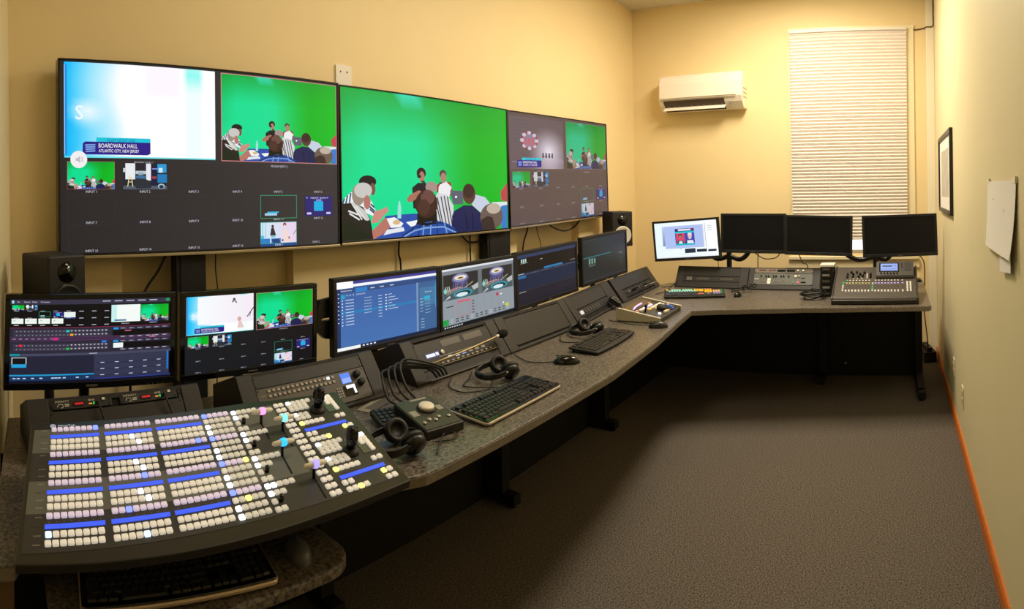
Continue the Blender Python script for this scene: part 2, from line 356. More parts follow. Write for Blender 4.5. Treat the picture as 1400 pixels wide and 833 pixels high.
# vertical boxed-in pipe / corner strip in the far right corner
b = MB(); b.box((LX-0.05, RY, 0), (LX, RY+0.075, H)); struct('trim_1', b, mat('pale_corner_paint', '#f0e6cc', 0.5), 0.006)
MEET = [
    ('P', '#2a4fa8', [(0.214, 0.849), (0.274, 0.844), (0.371, 0.841), (0.474, 0.856), (0.427, 1.007), (0.285, 1.028), (0.147, 1.025), (0.155, 0.946)]),
    ('P', '#e8eef2', [(0.003, 0.756), (0.012, 0.724), (0.042, 0.684), (0.084, 0.668), (0.145, 0.752), (0.163, 0.812), (0.15, 0.845), (0.119, 0.826), (0.065, 0.758)]),
    ('S', '#2e4a66', [(0.012, 0.724, 0.003, 0.76), (0.027, 0.704, 0.018, 0.756), (0.042, 0.688, 0.035, 0.753), (0.129, 0.777, 0.157, 0.812), (0.133, 0.798, 0.154, 0.824), (0.138, 0.765, 0.157, 0.788)]),
    ('E', '#1d1a1c', (0.125, 0.614, 0.043, 0.042)),
    ('E', '#7a4f42', (0.149, 0.664, 0.014, 0.042)),
    ('P', '#26221f', [(-0.014, 0.763), (0.012, 0.756), (0.053, 0.753), (0.101, 0.784), (0.134, 0.861), (0.154, 1.022), (-0.02, 1.013)]),
    ('P', '#c9c8c2', [(0.041, 0.753), (0.065, 0.758), (0.113, 0.81), (0.132, 0.869), (0.118, 0.876), (0.088, 0.841), (0.059, 0.79)]),
    ('S', '#e0e0dc', [(0.047, 0.757, 0.094, 0.866), (0.065, 0.774, 0.112, 0.868), (0.029, 0.805, 0.076, 0.832), (0.034, 0.822, 0.082, 0.866)]),
    ('P', '#1b2416', [(-0.016, 0.883), (0.045, 0.88), (0.105, 0.942), (0.141, 1.012), (-0.019, 1.013)]),
    ('E', '#9a8a7c', (0.078, 0.701, 0.031, 0.07)),
    ('E', '#c9c6c2', (0.102, 0.672, 0.044, 0.052)),
    ('E', '#b5756a', (0.12, 0.752, 0.017, 0.048)),
    ('P', '#c98d80', [(0.138, 0.886), (0.157, 0.812), (0.195, 0.801), (0.221, 0.785), (0.229, 0.815), (0.208, 0.84), (0.175, 0.889), (0.149, 0.895)]),
    ('P', '#b87568', [(0.142, 0.945), (0.174, 0.906), (0.211, 0.857), (0.236, 0.893), (0.236, 0.928), (0.193, 0.975), (0.148, 1.003)]),
    ('P', '#f2f2f0', [(0.217, 0.866), (0.26, 0.86), (0.307, 0.907), (0.293, 0.932), (0.239, 0.932)]),
    ('P', '#e4e8ee', [(0.219, 0.943), (0.307, 0.933), (0.313, 0.96), (0.239, 0.971), (0.199, 0.98)]),
    ('E', '#d8b88a', (0.27, 0.896, 0.02, 0.017)),
    ('P', '#f0f4f8', [(0.321, 0.899), (0.385, 0.888), (0.399, 0.923), (0.348, 0.933)]),
    ('P', '#9fe0d8', [(0.275, 0.87), (0.278, 0.792), (0.285, 0.748), (0.29, 0.749), (0.296, 0.793), (0.295, 0.871)]),
    ('P', '#1c1c22', [(0.359, 0.657), (0.388, 0.626), (0.432, 0.617), (0.477, 0.658), (0.466, 0.828), (0.364, 0.804)]),
    ('P', '#a8705e', [(0.327, 0.741), (0.341, 0.71), (0.395, 0.675), (0.424, 0.685), (0.416, 0.712), (0.358, 0.755), (0.337, 0.759)]),
    ('E', '#2a1d1b', (0.413, 0.551, 0.027, 0.04)),
    ('E', '#b07a6a', (0.416, 0.579, 0.016, 0.041)),
    ('P', '#a02832', [(0.503, 0.69), (0.507, 0.635), (0.539, 0.611), (0.59, 0.615), (0.606, 0.682), (0.589, 0.72)]),
    ('P', '#ececee', [(0.512, 0.709), (0.516, 0.649), (0.539, 0.611), (0.563, 0.611), (0.598, 0.654), (0.581, 0.729)]),
    ('E', '#4a4644', (0.544, 0.555, 0.022, 0.032)),
    ('E', '#b08070', (0.547, 0.583, 0.018, 0.039)),
    ('P', '#d8d8dc', [(0.491, 0.736), (0.507, 0.695), (0.569, 0.71), (0.608, 0.797), (0.601, 0.997), (0.557, 0.983), (0.503, 0.923)]),
    ('S', '#33353f', [(0.506, 0.728, 0.542, 0.954), (0.529, 0.723, 0.565, 0.97), (0.549, 0.719, 0.585, 0.977), (0.569, 0.724, 0.598, 0.949), (0.498, 0.764, 0.526, 0.924)]),
    ('E', '#a58f88', (0.471, 0.651, 0.035, 0.041)),
    ('P', '#5c6070', [(0.586, 0.677), (0.675, 0.683), (0.67, 0.785), (0.608, 0.786)]),
    ('E', '#ffffff', (0.625, 0.728, 0.007, 0.009)),
    ('P', '#c6d0e2', [(0.731, 0.793), (0.747, 0.709), (0.826, 0.735), (0.867, 0.793), (0.852, 0.849), (0.796, 0.861)]),
    ('P', '#1c2150', [(0.597, 0.873), (0.611, 0.836), (0.675, 0.795), (0.735, 0.798), (0.796, 0.866), (0.807, 1.018), (0.625, 1.019), (0.596, 0.968)]),
    ('E', '#5a3a30', (0.714, 0.708, 0.044, 0.079)),
    ('E', '#3a2520', (0.711, 0.683, 0.039, 0.057)),
    ('P', '#24221f', [(0.385, 0.895), (0.504, 0.895), (0.541, 0.982), (0.355, 0.982)]),
    ('P', '#16160f', [(0.385, 0.841), (0.501, 0.83), (0.503, 0.923), (0.384, 0.931)]),
    ('E', '#3c241c', (0.441, 0.776, 0.067, 0.102)),
    ('E', '#6b4740', (0.449, 0.726, 0.042, 0.055)),
    ('P', '#234fa6', [(0.27, 1.02), (0.32, 0.97), (0.37, 0.925), (0.44, 0.905), (0.52, 0.905), (0.58, 0.935), (0.615, 0.97), (0.635, 1.02)]),
    ('S', '#16306c', [(0.30, 0.995, 0.37, 0.94), (0.37, 0.94, 0.44, 0.92), (0.44, 0.92, 0.53, 0.92), (0.53, 0.92, 0.62, 0.985), (0.36, 0.93, 0.345, 1.01), (0.50, 0.905, 0.505, 1.01), (0.40, 0.92, 0.39, 1.01)]),
    ('S', '#7ea4dc', [(0.31, 1.0, 0.37, 0.962), (0.37, 0.962, 0.44, 0.948), (0.44, 0.948, 0.54, 0.95), (0.54, 0.95, 0.62, 1.0), (0.425, 0.912, 0.415, 1.01), (0.545, 0.915, 0.565, 1.01), (0.465, 0.905, 0.46, 1.01)]),
    ('E', '#4c3028', (0.425, 0.80, 0.035, 0.06)), ('P', '#0d1020', [(0.40, 0.90), (0.44, 0.915), (0.49, 0.905), (0.50, 0.92), (0.44, 0.935), (0.39, 0.92)]),
    ('S', '#11131f', [(0.685, 0.86, 0.70, 0.99), (0.735, 0.86, 0.735, 0.99), (0.395, 0.62, 0.42, 0.70)]), ('E', '#2a1c18', (0.40, 0.575, 0.012, 0.012)), ('S', '#3a2a28', [(0.412, 0.612, 0.432, 0.612), (0.52, 0.622, 0.538, 0.622)]),
    ('P', '#c04050', [(0.999, 0.617), (0.946, 0.691), (0.949, 0.76), (0.996, 0.782)]),
    ('P', '#e0e4e8', [(0.872, 0.778), (0.996, 0.777), (0.996, 0.804), (0.938, 0.822)]),
    ('P', '#3a78c8', [(0.948, 0.812), (0.996, 0.804), (0.992, 1.006), (0.945, 1.006)]),
    ('E', '#6a5a50', (0.874, 0.896, 0.086, 0.109)),
    ('E', '#c0b0a0', (0.89, 0.83, 0.053, 0.044)),
    ('P', '#3a2c26', [(0.795, 0.916), (0.842, 0.889), (0.879, 0.902), (0.906, 1.018), (0.803, 1.013)]),
]
# ------------------------------------------------------------------ pictures shown on the screens
def lerp(a, b, t): return tuple(x+(y-x)*t for x, y in zip(a, b))
def green_bg(u, v):
    base = lerp((0.0, 0.87, 0.58), (0.0, 0.70, 0.13), min(1, max(0, (u-0.42)*3.2)))
    base = lerp(base, (0.0, 0.60, 0.16), max(0, 1-v*3.2)*0.75)
    base = lerp(base, (0.0, 0.62, 0.20), max(0, 0.12-u)*5*max(0, 1-v*1.3))
    if 0.28 < u < 0.42 and v < 0.03: base = (0.2, 0.85, 0.7)
    return lerp(base, (0.0, 0.78, 0.16), max(0, (u-0.75))*1.5)
def meeting(S, x0, y0, x1, y1, border=None):
    with S.sub(x0, y0, x1, y1):
        S.grad(0, 0, 1, 1, green_bg, 16, 9)
        for kind, c, g in MEET:
            if kind == 'P': S.poly(g, c)
            elif kind == 'E': S.ell(g[0], g[1], g[2], g[3], c)
            else:
                for l in g: S.line(*l, 0.0065, c)
        if border: S.frame(0, 0, 1, 1, 0.006, border)
def banner(S):
    S.rect(0.20, 0.785, 0.55, 0.845, '#17c4dc'); S.text('FIGHT NIGHT LIVE!', 0.27, 0.832, 0.034, '#0d5a90', 0.18)
    S.poly([(0.115, 0.85), (0.13, 0.83), (0.55, 0.83), (0.55, 0.95), (0.53, 0.965), (0.125, 0.965), (0.113, 0.95)], '#2b1c86')
    S.text('BOARDWALK HALL', 0.215, 0.892, 0.045, '#ffffff', 0.25); S.text('ATLANTIC CITY, NEW JERSEY', 0.215, 0.94, 0.032, '#ffffff', 0.26)
    for k in range(4): S.poly([(0.13+0.004*k, 0.86+0.022*k), (0.195, 0.855+0.022*k), (0.192, 0.868+0.022*k), (0.128, 0.875+0.022*k)], '#7fa8e8')
def preview_bright(S, x0, y0, x1, y1):
    def fn(u, v):
        c = lerp((0.0, 0.72, 0.98), (1, 1, 1), min(1, max(0, (u-0.03)*3.0+0.10*math.sin(6*v))))
        c = lerp(c, (0.90, 1.0, 1.0), max(0, min(1, (0.42-u)*1.5))*min(1, u*4.5))
        d = math.hypot((u-0.14)*1.2, v-0.52)
        c = lerp(c, (1, 1, 1), max(0, 1-d*6))
        if 0.80 < u < 0.9: c = lerp(c, (0.55, 0.98, 0.95), max(0, 1-abs(v-0.06)*5)*0.9+0.12)
        if 0.5 < u < 0.75 and v < 0.35: c = lerp(c, (1.0, 0.93, 1.0), 0.4)
        return c
    with S.sub(x0, y0, x1, y1):
        S.grad(0, 0, 1, 1, fn, 26, 14)
        S.text('S', 0.07, 0.60, 0.15, '#f4ffff')
        S.rect(0.004, 0.03, 0.018, 0.97, '#2a8ce8'); S.rect(0.0, 0.03, 0.004, 0.97, '#a8ecff')
        S.rect(0, 0.985, 1, 1, '#6fe0e8')
        banner(S)
def preview_ring(S, x0, y0, x1, y1):
    def fn(u, v):
        c = (0.40, 0.34, 0.36)
        c = lerp(c, (0.93, 0.90, 0.96), max(0, 1-math.hypot((u-0.70)*2.6, (v-0.66)*2.0))**1.1)
        if v > 0.80: c = lerp(c, (0.75, 0.70, 0.76), 0.65*max(0, 1-abs(u-0.72)*2.2))
        return c
    with S.sub(x0, y0, x1, y1):
        S.grad(0, 0, 1, 1, fn, 18, 12)
        for k in range(7): S.rect(0.02, 0.06+0.07*k, 0.34, 0.075+0.07*k, '#5a5462')
        S.ell(0.34, 0.45, 0.15, 0.17, '#a03a46'); S.ell(0.34, 0.45, 0.12, 0.13, '#84809a')
        for a in range(8): S.ell(0.34+0.13*math.cos(a*0.785), 0.45+0.15*math.sin(a*0.785), 0.035, 0.035, '#c8c0cc')
        for k in (-1, 0, 1): S.ell(0.34+0.07*k, 0.47, 0.025, 0.09, '#c06070')
        S.rect(0.56, 0.70, 0.78, 0.715, '#d8d0dc'); S.rect(0.56, 0.74, 0.78, 0.75, '#58505e')
        for k in range(4): S.rect(0.57+0.06*k, 0.68, 0.60+0.06*k, 0.78, '#4a4450')
        S.rect(0.03, 0.86, 0.2, 0.865, '#c8b8d8')
        banner(S)
def studio(S, x0, y0, x1, y1):
    with S.sub(x0, y0, x1, y1):
        S.rect(0, 0, 1, 1, '#23262e'); S.rect(0.05, 0.02, 0.27, 0.62, '#e8ecef'); S.rect(0.52, 0.02, 0.63, 0.66, '#e6e8ee'); S.rect(0.27, 0, 0.5, 0.3, '#26242e')
        S.rect(0.28, 0.3, 0.52, 0.42, '#b9c4cc'); S.rect(0.34, 0.36, 0.45, 0.46, '#8fa8bc'); S.rect(0.29, 0.48, 0.5, 0.62, '#3c6f9c'); S.rect(0, 0.2, 0.06, 0.35, '#cfd4d8')
        S.rect(0.64, 0.08, 0.79, 0.9, '#1b1a3a'); S.rect(0.66, 0.2, 0.78, 0.24, '#7c9ce0'); S.rect(0.66, 0.5, 0.76, 0.6, '#a03848')
        S.rect(0.78, 0.03, 0.99, 0.36, '#2a9ad6'); S.rect(0.81, 0.18, 0.9, 0.36, '#cfe8f4'); S.rect(0.78, 0.42, 1, 0.74, '#1d7ab8'); S.rect(0, 0.86, 1, 1, '#525c6a')
        S.poly([(0.12, 0.52), (0.2, 0.52), (0.2, 0.57), (0.12, 0.57)], '#e8d8a8')
        for a, bb in ((0.13, 0.10), (0.19, 0.215)): S.line(a, 0.57, bb, 0.9, 0.018, '#e8d8a8')
        S.line(0.12, 0.72, 0.2, 0.72, 0.014, '#e8d8a8')
        S.poly([(0.22, 0.8), (0.3, 0.58), (0.5, 0.6), (0.62, 0.7), (0.64, 0.95), (0.3, 0.97)], '#2a2f38')
        S.ell(0.87, 0.88, 0.08, 0.1, '#a8c4d4'); S.ell(0.87, 0.9, 0.055, 0.07, '#233040')
def card(S, x0, y0, x1, y1):
    with S.sub(x0, y0, x1, y1):
        S.rect(0, 0, 1, 1, '#2c2470'); S.text('NEXT BOUT', 0.2, 0.13, 0.07, '#e8e4ff', 0.66); S.rect(0.40, 0.16, 0.60, 0.26, '#7f8ad8')
        S.rect(0.32, 0.27, 0.66, 0.75, '#19b4e6')
        for k in range(4): S.rect(0.34, 0.36+0.1*k, 0.64, 0.375+0.1*k, '#1680c8')
        S.rect(0.06, 0.82, 0.22, 0.92, '#cfc8f0'); S.rect(0.78, 0.82, 0.94, 0.92, '#cfc8f0'); S.rect(0.03, 0.05, 0.09, 0.12, '#8f88d8')
def replay(S, x0, y0, x1, y1):
    with S.sub(x0, y0, x1, y1):
        S.grad(0, 0, 1, 1, lambda u, v: lerp((0.80, 0.92, 0.97), (0.93, 0.82, 0.92), u), 6, 3)
        S.rect(0, 0.62, 0.1, 0.9, '#5fc0e0'); S.line(0.14, 0.02, 0.14, 0.8, 0.012, '#5aa0b8'); S.line(0.06, 0.02, 0.06, 0.8, 0.012, '#5aa0b8'); S.rect(0, 0.76, 0.55, 1, '#2f7fc8')
        S.rect(0.26, 0.76, 0.29, 1, '#e8eef4'); S.poly([(0.3, 0.8), (0.5, 0.78), (0.55, 1), (0.34, 1)], '#24427c')
        S.ell(0.33, 0.2, 0.035, 0.07, '#4a3338'); S.poly([(0.26, 0.62), (0.29, 0.28), (0.36, 0.26), (0.42, 0.62)], '#3c2c34'); S.rect(0.28, 0.62, 0.4, 0.72, '#7cc8d8')
        S.ell(0.66, 0.14, 0.045, 0.10, '#a03040'); S.ell(0.66, 0.2, 0.03, 0.06, '#f0dcd4'); S.poly([(0.6, 0.92), (0.62, 0.32), (0.72, 0.32), (0.80, 0.95)], '#f4d8d4')
        S.ell(0.78, 0.75, 0.02, 0.06, '#b06060'); S.ell(0.6, 0.86, 0.03, 0.05, '#8a5070'); S.line(0.9, 0.6, 1, 0.36, 0.015, '#4a6a70'); S.frame(0, 0, 1, 1, 0.016, '#2fa08a')
def multiview(S, mode, words=True):
    dark = {'wall': '#2b282b', 'desk': '#15161b', 'side': '#5d4c4a'}[mode]
    def bg(u, v):
        if mode == 'wall': return lerp((0.16, 0.145, 0.15), (0.225, 0.205, 0.21), u)
        if mode == 'desk': return lerp((0.10, 0.11, 0.13), (0.075, 0.07, 0.085), u)
        return (0.365, 0.30, 0.29)  # brown cast of reflections seen at a slant, put into the ground colour
    S.grad(0, 0, 1, 1, bg, 6, 4)
    if mode == 'side':
        preview_ring(S, 0.01, 0.03, 0.497, 0.50)
        S.dim = (0.72, (0.42, 0.36, 0.36)); meeting(S, 0.525, 0.02, 0.992, 0.50, '#8a6a6c'); S.dim = (0.75, (0.42, 0.36, 0.36))  # washed-out reflection haze blended into the picture colours
    else:
        preview_bright(S, 0.012, 0.006, 0.508, 0.503)
        if mode == 'desk':
            with S.sub(0.012, 0.006, 0.508, 0.503):
                S.grad(0.16, 0.02, 1, 0.74, lambda u, v: lerp((0.97, 0.99, 1.0), (0.96, 0.92, 0.96), u), 3, 2); S.ell(0.70, 0.12, 0.022, 0.03, '#4a3a3c'); S.line(0.67, 0.2, 0.70, 0.14, 0.02, '#5a5a62'); S.line(0.70, 0.14, 0.74, 0.22, 0.02, '#7a7a80'); S.ell(0.78, 0.66, 0.03, 0.06, '#d8a8a0'); S.poly([(0.75, 0.9), (0.77, 0.72), (0.81, 0.72), (0.85, 0.9)], '#e8c8c4'); S.line(0.9, 0.62, 1.0, 0.38, 0.014, '#34363c'); S.line(0.94, 0.62, 0.97, 0.42, 0.008, '#34363c')
        meeting(S, 0.529, 0.008, 0.997, 0.508, '#c07c80')
    X = [0.095, 0.266, 0.43, 0.587, 0.745, 0.912]; Y = [0.52, 0.70, 0.855]; lab = '#c8c6d4' if mode != 'side' else '#c8bcc0'
    S.text('PREVIEW [DDR 1]', 0.262, 0.531, 0.0125, lab, 0.062, 'c'); S.text('PROGRAM [INPUT 1]', 0.75, 0.536, 0.0125, lab, 0.066, 'c')
    n = 0
    for r in range(3):
        for c in range(6):
            x = X[c]; n += 1
            S.frame(x-0.073, Y[r], x+0.073, Y[r]+0.135, 0.0012, '#35323a' if mode == 'wall' else ('#1e2026' if mode == 'desk' else '#6a5858'))
            if n <= 16:
                ly = (0.686, 0.848, 0.994)[r]; S.text('INPUT %d' % n, x, ly, 0.0125, lab, 0.034 if n < 10 else 0.038, 'c')
    meeting(S, 0.02, 0.523, 0.168, 0.668, '#a85a62'); studio(S, 0.195, 0.527, 0.338, 0.668)
    S.frame(0.673, 0.70, 0.819, 0.838, 0.0022, '#2f9a6c')
    S.rect(0.70, 0.797, 0.745, 0.806, '#34b0d8'); S.rect(0.69, 0.806, 0.738, 0.82, '#a8cce8')
    card(S, 0.855, 0.706, 0.972, 0.828); replay(S, 0.672, 0.858, 0.818, 0.985)
    S.rect(0.672, 0.985, 0.818, 1, '#22488c'); S.text('DDR 1', 0.745, 0.998, 0.011, '#e0e4f0', 0.03, 'c'); S.text('DDR 2', 0.90, 0.992, 0.011, lab, 0.03, 'c')
    if mode == 'wall':
        S.ell(0.056, 0.513, 0.026, 0.045, '#f3eef0', 24)
        S.poly([(0.046, 0.506), (0.052, 0.506), (0.060, 0.494), (0.060, 0.532), (0.052, 0.520), (0.046, 0.520)], '#c0bcc8')
        S.line(0.063, 0.50, 0.070, 0.526, 0.002, '#c0bcc8'); S.line(0.070, 0.50, 0.063, 0.526, 0.002, '#c0bcc8')
    S.dim = None
def program(S):
    meeting(S, 0, 0, 1, 1)
def switcher_ui(S):
    S.rect(0, 0, 1, 1, '#0b0b0f'); S.grad(0, 0, 1, 0.06, lambda u, v: (0.21, 0.20, 0.27), 1, 1)
    S.ell(0.015, 0.03, 0.008, 0.02, '#9ad8f0')
    for x, t in ((0.04, 'File'), (0.08, 'Options'), (0.13, 'Media'), (0.18, 'Workspace')): S.text(t, x, 0.038, 0.017, '#d8d4e8')
    for k in range(5): S.rect(0.56+0.075*k, 0.02, 0.61+0.075*k, 0.032, '#b8b4cc'); S.rect(0.62+0.075*k, 0.0, 0.622+0.075*k, 0.05, '#15151c')
    S.ell(0.98, 0.028, 0.014, 0.018, '#1f9a58')
    P = lambda c, r: (0.012+0.0785*c, 0.066+0.0845*r)
    meeting(S, 0.01, 0.066, 0.082, 0.13); studio(S, 0.09, 0.063, 0.162, 0.128)
    S.frame(0.17, 0.145, 0.24, 0.21, 0.0025, '#2f9a6c'); S.rect(0.18, 0.19, 0.205, 0.2, '#a8e0e0'); card(S, 0.255, 0.15, 0.318, 0.212)
    for k in range(4): S.rect(0.008+0.08*k, 0.228, 0.078+0.08*k, 0.29, '#eef6ec'); S.rect(0.02+0.08*k, 0.245, 0.03+0.08*k, 0.26, '#a8d0c8')
    S.rect(0.322, 0.152, 0.392, 0.215, '#e8f4ee'); S.rect(0.322, 0.215, 0.392, 0.232, '#2a3a78')
    for c in range(8):
        for r in range(3):
            if c > 4 or r == 2: S.rect(0.022+0.0785*c, 0.14+0.083*r, 0.05+0.0785*c, 0.147+0.083*r, '#c8c8d8')
            else: S.rect(0.022+0.0785*c, 0.135+0.083*r, 0.05+0.0785*c, 0.141+0.083*r, '#a8a8b8')
    S.rect(0.615, 0.075, 0.80, 0.285, '#f4fbf6'); S.rect(0.615, 0.075, 0.65, 0.285, '#c6f0ee'); S.rect(0.635, 0.255, 0.71, 0.275, '#4878a0'); meeting(S, 0.803, 0.08, 0.985, 0.29)
    S.text('PREVIEW [DDR 1]', 0.68, 0.312, 0.013, '#d8d8e8', 0.05); S.text('PROGRAM [INPUT 1]', 0.86, 0.312, 0.013, '#d8d8e8', 0.05)
    S.rect(0, 0.34, 1, 0.66, '#2b2838'); S.rect(0, 0.335, 1, 0.341, '#8a2a48')
    for r, (y, hi) in enumerate(((0.365, (13, '#1cc0c8')), (0.41, (14, '#f0a028')), (0.535, (1, '#e0283c')), (0.578, (13, '#20b848')))):
        S.rect(0.02, y, 0.60, y+0.034, '#3a3646')
        for k in range(24):
            c = hi[1] if k == hi[0] else '#423e50'; S.rect(0.03+0.0236*k, y+0.003, 0.05+0.0236*k, y+0.03, c)
            if k > 13 and k != hi[0]: S.poly([(0.033+0.0236*k, y+0.008), (0.047+0.0236*k, y+0.008), (0.04+0.0236*k, y+0.024)], '#c8c8d4')
            elif k != hi[0]: S.rect(0.038+0.0236*k, y+0.012, 0.042+0.0236*k, y+0.02, '#b8b8c8')
    S.rect(0.0, 0.455, 1, 0.49, '#3b2a46'); S.rect(0, 0.452, 1, 0.455, '#7a3a78'); S.rect(0, 0.49, 1, 0.493, '#7a3a78')
    for k in range(8): S.rect(0.015+0.037*k, 0.468, 0.035+0.037*k, 0.474, '#b0a8c0')
    S.rect(0.255, 0.457, 0.285, 0.488, '#d0207c'); S.rect(0.555, 0.505, 0.585, 0.53, '#2878d8'); S.rect(0.86, 0.457, 0.90, 0.487, '#b87888')
    for y in (0.35, 0.505):
        S.rect(0.625, y+0.03, 1, y+0.10, '#07070a')
        S.rect(0.628, y, 0.66, y+0.026, '#2090d8')
        for k in range(6): S.rect(0.67+0.054*k, y+0.002, 0.712+0.054*k, y+0.024, '#4a4658'); S.rect(0.675+0.054*k, y+0.008, 0.70+0.054*k, y+0.014, '#b0a8c8'); S.rect(0.67+0.054*k, y+0.104, 0.712+0.054*k, y+0.126, '#4a4658'); S.rect(0.675+0.054*k, y+0.11, 0.70+0.054*k, y+0.117, '#c8c4d4')
    S.rect(0.628, 0.54, 0.69, 0.60, '#eef6f4'); S.rect(0.70, 0.385, 0.74, 0.40, '#c05878')
    S.rect(0, 0.645, 1, 0.675, '#43465c'); S.rect(0, 0.645, 0.06, 0.672, '#128a9a'); S.rect(0.48, 0.652, 0.53, 0.66, '#b8b8c8')
    S.grad(0, 0.675, 0.51, 0.92, lambda u, v: (0.135, 0.14, 0.215), 1, 1); S.rect(0.51, 0.675, 0.99, 0.95, '#33374e'); S.rect(0.975, 0.67, 0.985, 0.9, '#1c78d0')
    S.frame(0.012, 0.69, 0.10, 0.80, 0.004, '#e8e8f0'); S.rect(0.016, 0.696, 0.096, 0.765, '#101014'); S.rect(0.012, 0.77, 0.10, 0.81, '#22a0d8')
    for r in range(3):
        S.rect(0.515, 0.775+0.075*r, 0.975, 0.781+0.075*r, '#1c2040')
        for k in range(5): S.rect(0.55+0.09*k, 0.768+0.075*r, 0.575+0.09*k, 0.775+0.075*r, '#d8dcf0')
    S.rect(0, 0.895, 0.51, 0.912, '#2096c8'); S.grad(0, 0.912, 0.51, 0.97, lambda u, v: (0.10, 0.20, 0.36), 1, 1); S.rect(0.51, 0.955, 1, 1, '#303c88'); S.rect(0, 0.97, 1, 1, '#101020')
    for x in (0.02, 0.045, 0.08, 0.13, 0.18, 0.25, 0.27, 0.29, 0.32, 0.4, 0.46): S.rect(x, 0.934, x+0.018, 0.946, '#c8dcf0')
def share_ui(S):
    S.grad(0, 0, 1, 1, lambda u, v: lerp((0.24, 0.38, 0.64), (0.28, 0.45, 0.70), v), 4, 4)
    S.rect(0, 0, 1, 0.05, '#42408c'); S.rect(0, 0.0, 0.15, 0.10, '#ffffff'); S.rect(0.15, 0.045, 1, 0.085, '#f4f6fa'); S.rect(0, 0.10, 1, 0.17, '#344e80'); S.rect(0, 0.10, 0.035, 0.95, '#26325e')
    S.text('MediaConnect', 0.04, 0.145, 0.022, '#e8f0fa', 0.10); S.rect(0.17, 0.11, 0.28, 0.17, '#2f80c8')
    for x in (0.31, 0.4, 0.5): S.rect(x, 0.13, x+0.04, 0.143, '#c8d8ec')
    S.rect(0.04, 0.19, 0.075, 0.25, '#28a0c8'); S.text('DEVICES', 0.18, 0.215, 0.02, '#d8e4f0', 0.08)
    for k in range(3): S.ell(0.095+0.028*k, 0.205, 0.005, 0.01, '#c0d4e8')
    S.rect(0.035, 0.17, 0.78, 0.172, '#5878b0')
    for r in range(9):
        y = 0.275+0.045*r
        if r == 4: S.rect(0.035, y-0.02, 0.78, y+0.022, '#2f7cb8')
        S.rect(0.035, y+0.022, 0.78, y+0.024, '#4a6aa8'); S.ell(0.052, y, 0.005, 0.009, '#e8f4ff')
        S.rect(0.08, y-0.007, 0.155, y+0.004, '#c0d2ea')
        if r < 6: S.rect(0.25, y-0.007, 0.32, y+0.002, '#a8bedc')
        if r < 8: S.rect(0.385, y-0.006, 0.42, y+0.004, '#b8cce4')
        if r < 6: S.ell(0.46, y, 0.007, 0.01, '#ffffff'); S.rect(0.48, y-0.007, 0.52+0.03*(r % 3), y+0.003, '#b8cce4')
    S.rect(0.775, 0.16, 0.795, 0.95, '#7c96bc'); S.rect(0.795, 0.16, 1, 0.95, '#3f6494'); S.rect(0.81, 0.25, 0.985, 0.55, '#4878a4'); S.rect(0.985, 0.2, 0.99, 0.6, '#48b8e0')
    S.text('Share', 0.87, 0.34, 0.022, '#e0ecf8', 0.07); S.rect(0.86, 0.40, 0.925, 0.455, '#35b0d4')
    for k in range(5): S.rect(0.815, 0.43+0.05*k, 0.845, 0.437+0.05*k, '#c8dcec'); S.rect(0.87, 0.47+0.05*k, 0.93, 0.476+0.05*k, '#a8c4dc')
    for k in range(4): S.rect(0.82, 0.76+0.045*k, 0.86, 0.768+0.045*k, '#b8cce0')
    for k in range(8): S.ell(0.018, 0.17+0.06*k, 0.006, 0.009, '#c8d4ec')
    S.rect(0, 0.95, 1, 1, '#1a2440'); S.rect(0.0, 0.955, 0.21, 1, '#f4f6f8')
    for k in range(4): S.rect(0.23+0.035*k, 0.965, 0.248+0.035*k, 0.985, '#e8f0f8')
